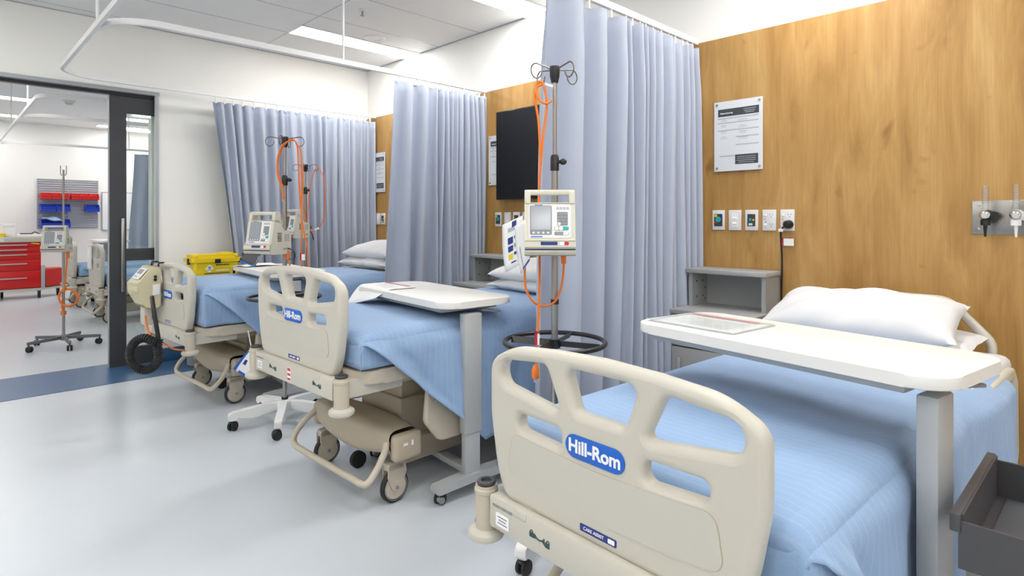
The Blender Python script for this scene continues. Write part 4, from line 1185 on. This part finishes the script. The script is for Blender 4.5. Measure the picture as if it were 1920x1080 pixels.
# laminated sheet hanging between the far and middle beds
ls = card('white laminated sheet with blue borders hanging low beside the far bed', [at(468, 655, 3.76), at(482, 660, 3.74), at(468, 712, 3.73), at(437, 692, 3.77)], 'white', [('blue_border', 'lblue', 0, .16, 0, 1), ('blue_border', 'lblue', .3, 1, .90, 1), ('print_mark', 'nblue', .3, .5, .42, .62)])
a = at(472, 657, 3.755); e0 = Vector((a.x, a.y + .06, ZR[1] - .03))
obj('hanging_strap', B().tube([a - ls.location, (a + e0) / 2 - ls.location, e0 - ls.location], .004, 8), 'whitep', ls)
# ---------------------------------------------------------------- air pump on the far footboard, bins
b1 = BEDS[1]
def on_bed(bed, lx, ly, z):
    c, s = math.cos(bed.rotation_euler[2]), math.sin(bed.rotation_euler[2])
    return Vector((bed.location.x + c * lx - s * ly, bed.location.y + s * lx + c * ly, z))
q = on_bed(b1, -.012, .185, .635)
t = thing('mattress_air_pump', 'cream air pump box hung on the footboard of the farthest bed', 'air pump', q, b1.rotation_euler[2])
SX = Matrix(((-1, 0, 0, 0), (0, 0, 1, 0), (0, 1, 0, 0), (0, 0, 0, 1)))
cs = obj('casing', B().prism(rpoly([(.01, .0), (.01, .265), (.055, .270), (.135, .175), (.150, .16), (.145, .10), (.10, .01), (.07, 0)], .012), -.11, .11, SX, .008), 'oldcream', t)
cs['label'] = 'cream faceted pump casing'
FMp = Matrix(((0, .64, -.768, -.1385), (-1, 0, 0, 0), (0, .768, .64, .180), (0, 0, 0, 1)))
pl = obj('control_panel', B().prism(rrect(.15, .085, .006, cy=.055), 0, .002, FMp), 'whitep', t)
obj('display', B().prism(rrect(.09, .035, .003, cx=-.01, cy=.07), 0, .003, FMp), 'screen', pl)
for k in range(2): obj('green_key', B().prism(rrect(.016, .010, .003, 3, cx=-.04 + .03 * k, cy=.03), 0, .0035, FMp), 'teal', pl)
for zz in (.205, .185): obj('air_port', B().cyl((-.045, -.111, zz), (-.045, -.122, zz), .009), 'black', t)
obj('hose_connector', B().box((-.04, -.118, .12), (.04, .02, .07), .004), 'whitep', t)
for s in (-1, 1): obj('hanging_hook', B().tube([(-.012, s * .07, .24), (-.012, s * .07, .285), (.01, s * .07, .292), (.03, s * .07, .285), (.03, s * .07, .25)], .006, 8, sm=3), 'black', t)
obj('lower_bracket', B().box((-.06, .02, -.06), (.05, .09, .125), .01), 'putty', t)
dh = 3.50
P = [at(285, 556, dh - .06), at(288, 580, dh - .09), at(293, 610, dh - .10), at(298, 640, dh - .10)]
hs_ = thing('air_hose', 'black corrugated air hose hanging in a loop below the pump box', 'hose', P[0], 0)
o0 = P[0]
obj('flat_hose', B().tube([p - o0 for p in P], .012, 10, sm=5), 'black', hs_)
L2 = [at(298, 636, dh - .10)] + [at(271 + 27 * math.cos(a), 664 + 30 * math.sin(a), dh - .10 + .02 * math.sin(a)) for a in [math.radians(-25 + 25 * i) for i in range(13)]] + [at(286, 640, dh - .12), at(297, 643, dh - .12)]
cp = catmull([p - o0 for p in L2], 12)
obj('corrugated_loop', B().tube(cp, [.0255 if i % 4 < 2 else .0195 for i in range(len(cp))], 14), 'rubber', hs_)
t, b0 = cable('orange mains cable running from the pump box to the far bed', [[at(273, 592, dh - .05), at(276, 612, dh - .05), at(284, 630, dh - .06), at(297, 638, dh - .07), at(310, 645, dh - .05), at(325, 654, dh), at(346, 657, dh + .1)]], .005, 'orange cables on the stands')

# yellow container on its grey bin
yb = 5.40
t = thing('waste_bin', 'grey oval bin on the floor below the yellow container', 'bin', (1.685, yb - .06, 0))
obj('body', B().lathe([(0, .006), (.155, .006), (.165, .02), (.168, .68), (.161, .69), (.15, .685), (0, .66)], 32).xf(Matrix.Diagonal((1.15, .72, 1, 1))), 'greyp', t)
obj('foot_ring', B().lathe([(.15, .0), (.16, .0), (.162, .018), (.15, .018), (.15, 0)], 32).xf(Matrix.Diagonal((1.15, .72, 1, 1))), 'grey_dk', t)
t = thing('sharps_container', 'yellow sharps container with black clips standing by the white wall', 'sharps container', (1.69, yb - .06, .70))
mz = Matrix.Identity(4)
body = B()
for_body = rrect(.36, .22, .03)
body.prism(for_body, .001, .165, bev=.006)
by = obj('container_body', body, 'yellow', t)
lid = obj('lid', B().prism(rrect(.395, .25, .03), .162, .195, bev=.006).prism(rrect(.36, .215, .04), .194, .225, bev=.012).prism(rrect(.10, .12, .02, cx=.10), .222, .236, bev=.005), 'yellow', t)
obj('front_clip', B().bb(.0 - .022, .022, -.136, -.122, .155, .188, .002), 'black', t)
for s in (-1, 1): obj('side_clip', B().bb(s * .190, s * .206, -.06, -.02, .145, .195, .003), 'black', t)
obj('side_strap', B().bb(.125, .142, -.118, -.109, .06, .118), 'black', t)
mf = T(0, -.1125, 0) @ FRONT_Y
lb = obj('hazard_diamond', B().prism([(-.06 - .034, .11), (-.06, .076), (-.06 + .034, .11), (-.06, .144)], 0, .002, mf), 'white', by)
obj('hazard_mark', B().lathe([(.004, 0), (.009, 0), (.009, .0012), (.004, .0012)], 16, T(-.06, -.1150, .118) @ FRONT_Y).prism(rrect(.03, .004, .001, cx=-.06, cy=.10), .002, .0032, mf), 'dkgrey', by)
g = B()
for i in range(10): g.prism(rrect(.008, .008 if i % 3 else .010, .001, 2, cx=-.005 + .0105 * i, cy=.138), 0, .0012, mf)
g.prism(rrect(.20, .007, .001, cx=.0, cy=.070), 0, .0012, mf)
obj('printed_lines', g, 'dkgrey', by)
obj('white_print', B().prism(rrect(.10, .008, .001, cx=.045, cy=.092), 0, .0012, mf), 'white', by)

# charcoal trolley tray at the right edge
tx, ty = 1.70, .002
t = thing('instrument_trolley', 'charcoal instrument trolley tray at the lower right corner', 'trolley', (tx, ty, 0), -.015)
zt = .61
g = B()
hw, hd, wl = .225, .215, .008
g.bb(-hw, hw, -hd, hd, zt - .095, zt - .087)
g.bb(-hw, -hw + wl, -hd, hd, zt - .087, zt).bb(hw - wl, hw, -hd, hd, zt - .087, zt)
g.bb(-hw + wl, hw - wl, -hd, -hd + wl, zt - .087, zt)
obj('tray', g, 'tray', t)
obj('raised_side', B().bb(-hw + wl, hw - wl, hd - wl, hd, zt - .087, zt + .012).bb(-hw - .004, hw, hd - .004, hd + .014, zt - .022, zt + .014, .002), 'tray', t)
obj('liner', B().bb(-hw + wl + .02, hw - wl - .02, -hd + wl + .02, hd - wl - .02, zt - .0868, zt - .083, .001), 'trayin', t)
for sx in (-1, 1):
    for sy in (-1, 1):
        lg = obj('leg', B().cyl((sx * .19, sy * .17, .055), (sx * .19, sy * .17, zt - .095), .011), 'black', t)
        small_caster(lg, sx * .19, sy * .17, .024)
obj('lower_shelf', B().bb(-.2, .2, -.18, .18, .12, .132), 'tray', t)

# ---------------------------------------------------------------- the room beyond the doorway
bedA = make_bed('hospital bed just beyond the doorway with white cards on its footboard', .42, .138, (1.38, 8.55), .0, 1.25, .10, False, False)
bedB = dup(bedA, (1.36, 10.25, 0), 0, 'rear hospital bed in the next room behind the small IV stand')
blanket(bedA, 'blue blanket on the bed just beyond the doorway', .42, .138, 1.5, .30, 21)
blanket(bedB, 'blue blanket on the rear bed of the next room', .42, .138, 1.5, .30, 22)
t = thing('document_pocket', 'narrow white document pocket hung on the footboard beyond the doorway', 'document holder', (1.352, 8.72, .62))
obj('pocket', B().bb(-.0, .018, -.09, .09, 0, .26, .003), 'white', t); obj('hanger', B().bb(.005, .06, -.03, .03, .26, .285, .002).bb(.054, .06, -.03, .03, .24, .27), 'whitep', t)
overbed_table('white overbed table at the rear bed of the next room', 1.93, 10.80, .90, PI)
t = thing('equipment_pole', 'grey upright pole with black knob behind the table in the next room', 'pole', (2.09, 11.35, 0))
obj('post', B().bb(-.022, .022, -.022, .022, .03, 1.24, .003), 'greyp', t); obj('knob', B().cyl((-.022, 0, 1.17), (-.06, 0, 1.17), .028), 'black', t)
obj('bracket', B().bb(.022, .06, -.02, .02, 1.05, 1.24, .003), 'silver', t); obj('foot_plate', B().bb(-.18, .18, -.15, .15, 0, .03, .004), 'greyp', t)
t = thing('whiteboard', 'white board with thin grey frame on the far wall of the next room', 'whiteboard', (2.62, YB, 1.36))
obj('panel', B().bb(-.45, .45, -.018, 0, -.33, .33), 'white', t)
obj('frame', B().bb(-.465, .465, -.022, 0, .33, .345).bb(-.465, .465, -.022, 0, -.345, -.33).bb(-.465, -.45, -.022, 0, -.33, .33).bb(.45, .465, -.022, 0, -.33, .33), 'alu', t)

# IV stand in the doorway
dd = 5.65
pp = at(119, 628, dd)
iv_stand('IV stand on a flat grey five-leg base beyond the doorway', pp.x, pp.y, 1.70, None, 'grey', 200, 1.02, 0, hooks=False, R=.285)
st = [o for o in COL.objects if o.name.startswith('iv_stand')][-1]
hk = B()
for s in (-1, 1): hk.tube([Vector((0, 0, 1.64)), RT * (.022 * s) + Vector((0, 0, 1.64)), RT * (.028 * s) + Vector((0, 0, 1.66)), RT * (.028 * s) + Vector((0, 0, 1.73))], .004, 8, sm=3)
obj('forked_hook', hk, 'steel', st)
q = at(106, 470, dd - .11)
pump('infusion pump with bright screen on the stand beyond the doorway', q.x, q.y, at(106, 472, dd - .11).z, math.radians(62))
zc_ = at(129, 557, dd - .03)
lp = []
for i in range(34):
    a = 2 * PI * i / 12
    rr = 17.5 - 1.2 * math.sin(i * .9)
    lp.append(at(129 + rr * math.cos(a) - .06 * i, 558 + rr * math.sin(a) * .92, dd - .045 + .0012 * i))
t, b0 = cable('coiled orange cable on the stand beyond the doorway', [lp, [at(127, 450, dd - .05), at(126, 480, dd - .05), at(123, 520, dd - .05), at(120, 545, dd - .05)], [at(117, 560, dd - .04), at(116, 575, dd - .04), at(119, 590, dd - .04)]], .007, 'orange cables on the stands')
obj('orange_clamp', B().cyl(at(119, 583, dd) - b0, at(119, 590, dd) - b0, .024), 'orange', t)
obj('orange_grip', B().cyl(at(127, 472, dd - .05) - b0, at(127, 484, dd - .05) - b0, .014), 'orange', t)

# red drawer trolley
t = thing('drawer_trolley', 'red drawer trolley on castors at the left beyond the doorway', 'trolley', (.86, 11.85, 0))
hw, hd = .335, .24
obj('carcass', B().bb(-hw, hw, -hd + .02, hd, .155, .865), 'red', t)
tp = obj('worktop', B().bb(-hw - .015, hw + .015, -hd - .01, hd + .015, .865, .945, .006), 'cream', t)
obj('base_tray', B().prism([(-hw - .015, -hd - .01), (hw + .01, -hd - .01), (hw + .30, -hd + .22), (hw + .30, hd), (-hw - .015, hd)], .128, .156), 'putty', t)
zs = [.858, .79, .71, .60, .435, .165]
for i in range(5):
    dw = obj('drawer', B().bb(-hw + .004, hw - .004, -hd, -hd + .02, zs[i + 1] + .004, zs[i] - .004, .002), 'red', t)
    zm = (zs[i] + zs[i + 1]) / 2 + (.0 if i < 2 else .02)
    obj('handle', B().bb(-.165, .165, -hd - .022, -hd - .012, zm - .008, zm + .008, .003).bb(-.16, -.145, -hd - .014, -hd, zm - .008, zm + .008).bb(.145, .16, -hd - .014, -hd, zm - .008, zm + .008), 'silver', dw)
obj('yellow_tab', B().box((hw - .07, -hd - .002, .842), (.10, .003, .014), 0, Matrix.Rotation(.15, 3, 'Y')), 'yellow', t)
obj('corner_post', B().bb(hw, hw + .05, -hd, -hd + .04, .156, .50, .004), 'silver', t)
obj('side_bin', B().prism([(hw + .06, -hd + .02), (hw + .28, -hd + .20), (hw + .28, hd - .02), (hw + .06, hd - .02)], .17, .44), 'red', t)
obj('label_holder', B().bb(-.26, -.10, -hd - .013, -hd - .009, .88, .92), 'whitep', t)
for x, y in ((-hw + .03, -hd + .04), (hw - .02, -hd + .05), (hw + .24, -hd + .28), (-.10, hd - .05)):
    c = obj('castor', B().cyl((x - .016, y, .055), (x + .016, y, .055), .055, seg=24), 'rubber', t)
    obj('castor_fork', B().bb(x - .024, x + .024, y - .02, y + .02, .085, .128, .004), 'silver', c)
t = thing('yellow_tray', 'small yellow tray standing on the red trolley', 'tray', (.66, 11.78, .9455)); obj('tray_body', B().prism([(-.10, .0), (.10, 0), (.125, .05), (-.125, .05)], -.06, .06, FRONT_Y), 'yellow', t); obj('rim', B().bb(-.128, .128, -.066, .066, .048, .054), 'yellow', t)
t = thing('glove_dispenser', 'white upright box standing on the red trolley', 'box', (.83, 11.86, .9455)); obj('carton', B().bb(-.075, .075, -.05, .05, 0, .20, .004), 'white', t); obj('flap', B().bb(-.07, .07, -.053, -.05, .14, .175), 'whitep', t)
t = thing('defibrillator_pad', 'low white unit with dark top on the red trolley', 'medical device', (1.07, 11.80, .9455)); obj('casing', B().bb(-.15, .15, -.1, .1, 0, .038, .006), 'white', t); obj('dark_paddle', B().bb(-.11, .04, -.05, .05, .038, .055, .005), 'dkgrey', t); obj('cable_lead', B().tube([(.03, .02, .046), (.07, .04, .07), (.11, .0, .05), (.13, -.03, .042)], .008, 8, sm=3), 'dkgrey', t)

# louvre panels with bins
def louvre(label, xc):
    t = thing('louvre_panel', label, 'louvre panel', (xc, YB, 1.055), group='grey louvre panels')
    g = B()
    g.bb(-.212, .212, -.012, -.004, 0, .845)
    for i in range(21): g.box((0, -.018, .03 + .039 * i), (.395, .016, .004), 0, Matrix.Rotation(.6, 3, 'X'))
    obj('louvres', g, 'peg', t)
    obj('edge_frame', B().bb(-.214, -.200, -.022, -.012, 0, .845).bb(.200, .214, -.022, -.012, 0, .845).bb(-.2, .2, -.022, -.012, .835, .845).bb(-.2, .2, -.022, -.012, 0, .01), 'silver', t)
louvre('left grey louvre panel on the far wall holding red and blue bins', 1.462)
louvre('right grey louvre panel on the far wall with one blue bin', 1.893)
def bin_(label, x0, x1, z0, z1, dp, m, grp):
    t = thing('storage_bin', label, 'storage bin', ((x0 + x1) / 2, YB - .030, z0), group=grp)
    w = (x1 - x0) / 2 - .003; h = z1 - z0; th = .006
    g = B()
    g.bb(-w, w, -dp, 0, 0, th)
    g.bb(-w, w, -th, 0, th, h)
    for s in (-1, 1):
        g.prism([(0, th), (-dp, th), (-dp, h * .55), (-dp * .62, h), (0, h)], s * w - (th if s > 0 else 0), s * w + (th if s < 0 else 0), Matrix(((0, 0, 1, 0), (1, 0, 0, 0), (0, 1, 0, 0), (0, 0, 0, 1))))
    obj('shell', g, m, t)
    obj('front_lip', B().bb(-w, w, -dp - .006, -dp, 0, h * .55).box((0, -dp - .010, h * .53), (w * 2, .02, .012), .003), m, t)
    obj('label_slot', B().bb(-w * .55, w * .55, -dp - .009, -dp - .006, h * .12, h * .38), m, t)
    return t
xs = [1.285, 1.425, 1.565, 1.675]
for i, lb in enumerate(('red bin at the left end of the top row on the louvre panels', 'second red bin from the left on the louvre panels', 'third red bin from the left behind the thin pole')):
    bin_(lb, xs[i], xs[i + 1], 1.555, 1.66, .13, 'redbin', 'small red bins')
xs = [1.70, 1.845, 1.975, 2.10]
for i, lb in enumerate(('fourth red bin from the left, first on the right louvre panel', 'fifth red bin from the left on the louvre panels', 'red bin at the right end of the top row')):
    bin_(lb, xs[i], xs[i + 1], 1.555, 1.66, .13, 'redbin', 'small red bins')
bin_('blue bin at the left end below the red bins', 1.28, 1.485, 1.345, 1.475, .17, 'bluebin', 'blue bins')
bin_('blue bin in the middle of the second row beside the left one', 1.49, 1.685, 1.345, 1.475, .17, 'bluebin', 'blue bins')
bin_('single blue bin on the right louvre panel', 1.895, 2.10, 1.345, 1.475, .17, 'bluebin', 'blue bins')
bin_('wide blue bin at the bottom filled with a pale cloth', 1.28, 1.68, 1.065, 1.215, .22, 'bluebin', 'blue bins')
o = obj('folded_cloth', B().grid(lambda u, v: Vector(((u - .5) * .30, (v - .5) * .17, .05 * math.sin(PI * u) * math.sin(PI * v) + .012 * math.sin(9 * u + 5 * v) + (.03 - .05 * u))), 18, 12), 'blanket', None, (1.45, YB - .145, 1.20))
o.modifiers.new('thickness', 'SOLIDIFY').thickness = .02
tag(o, 'pale blue folded cloth lying in the wide bottom bin', 'cloth')
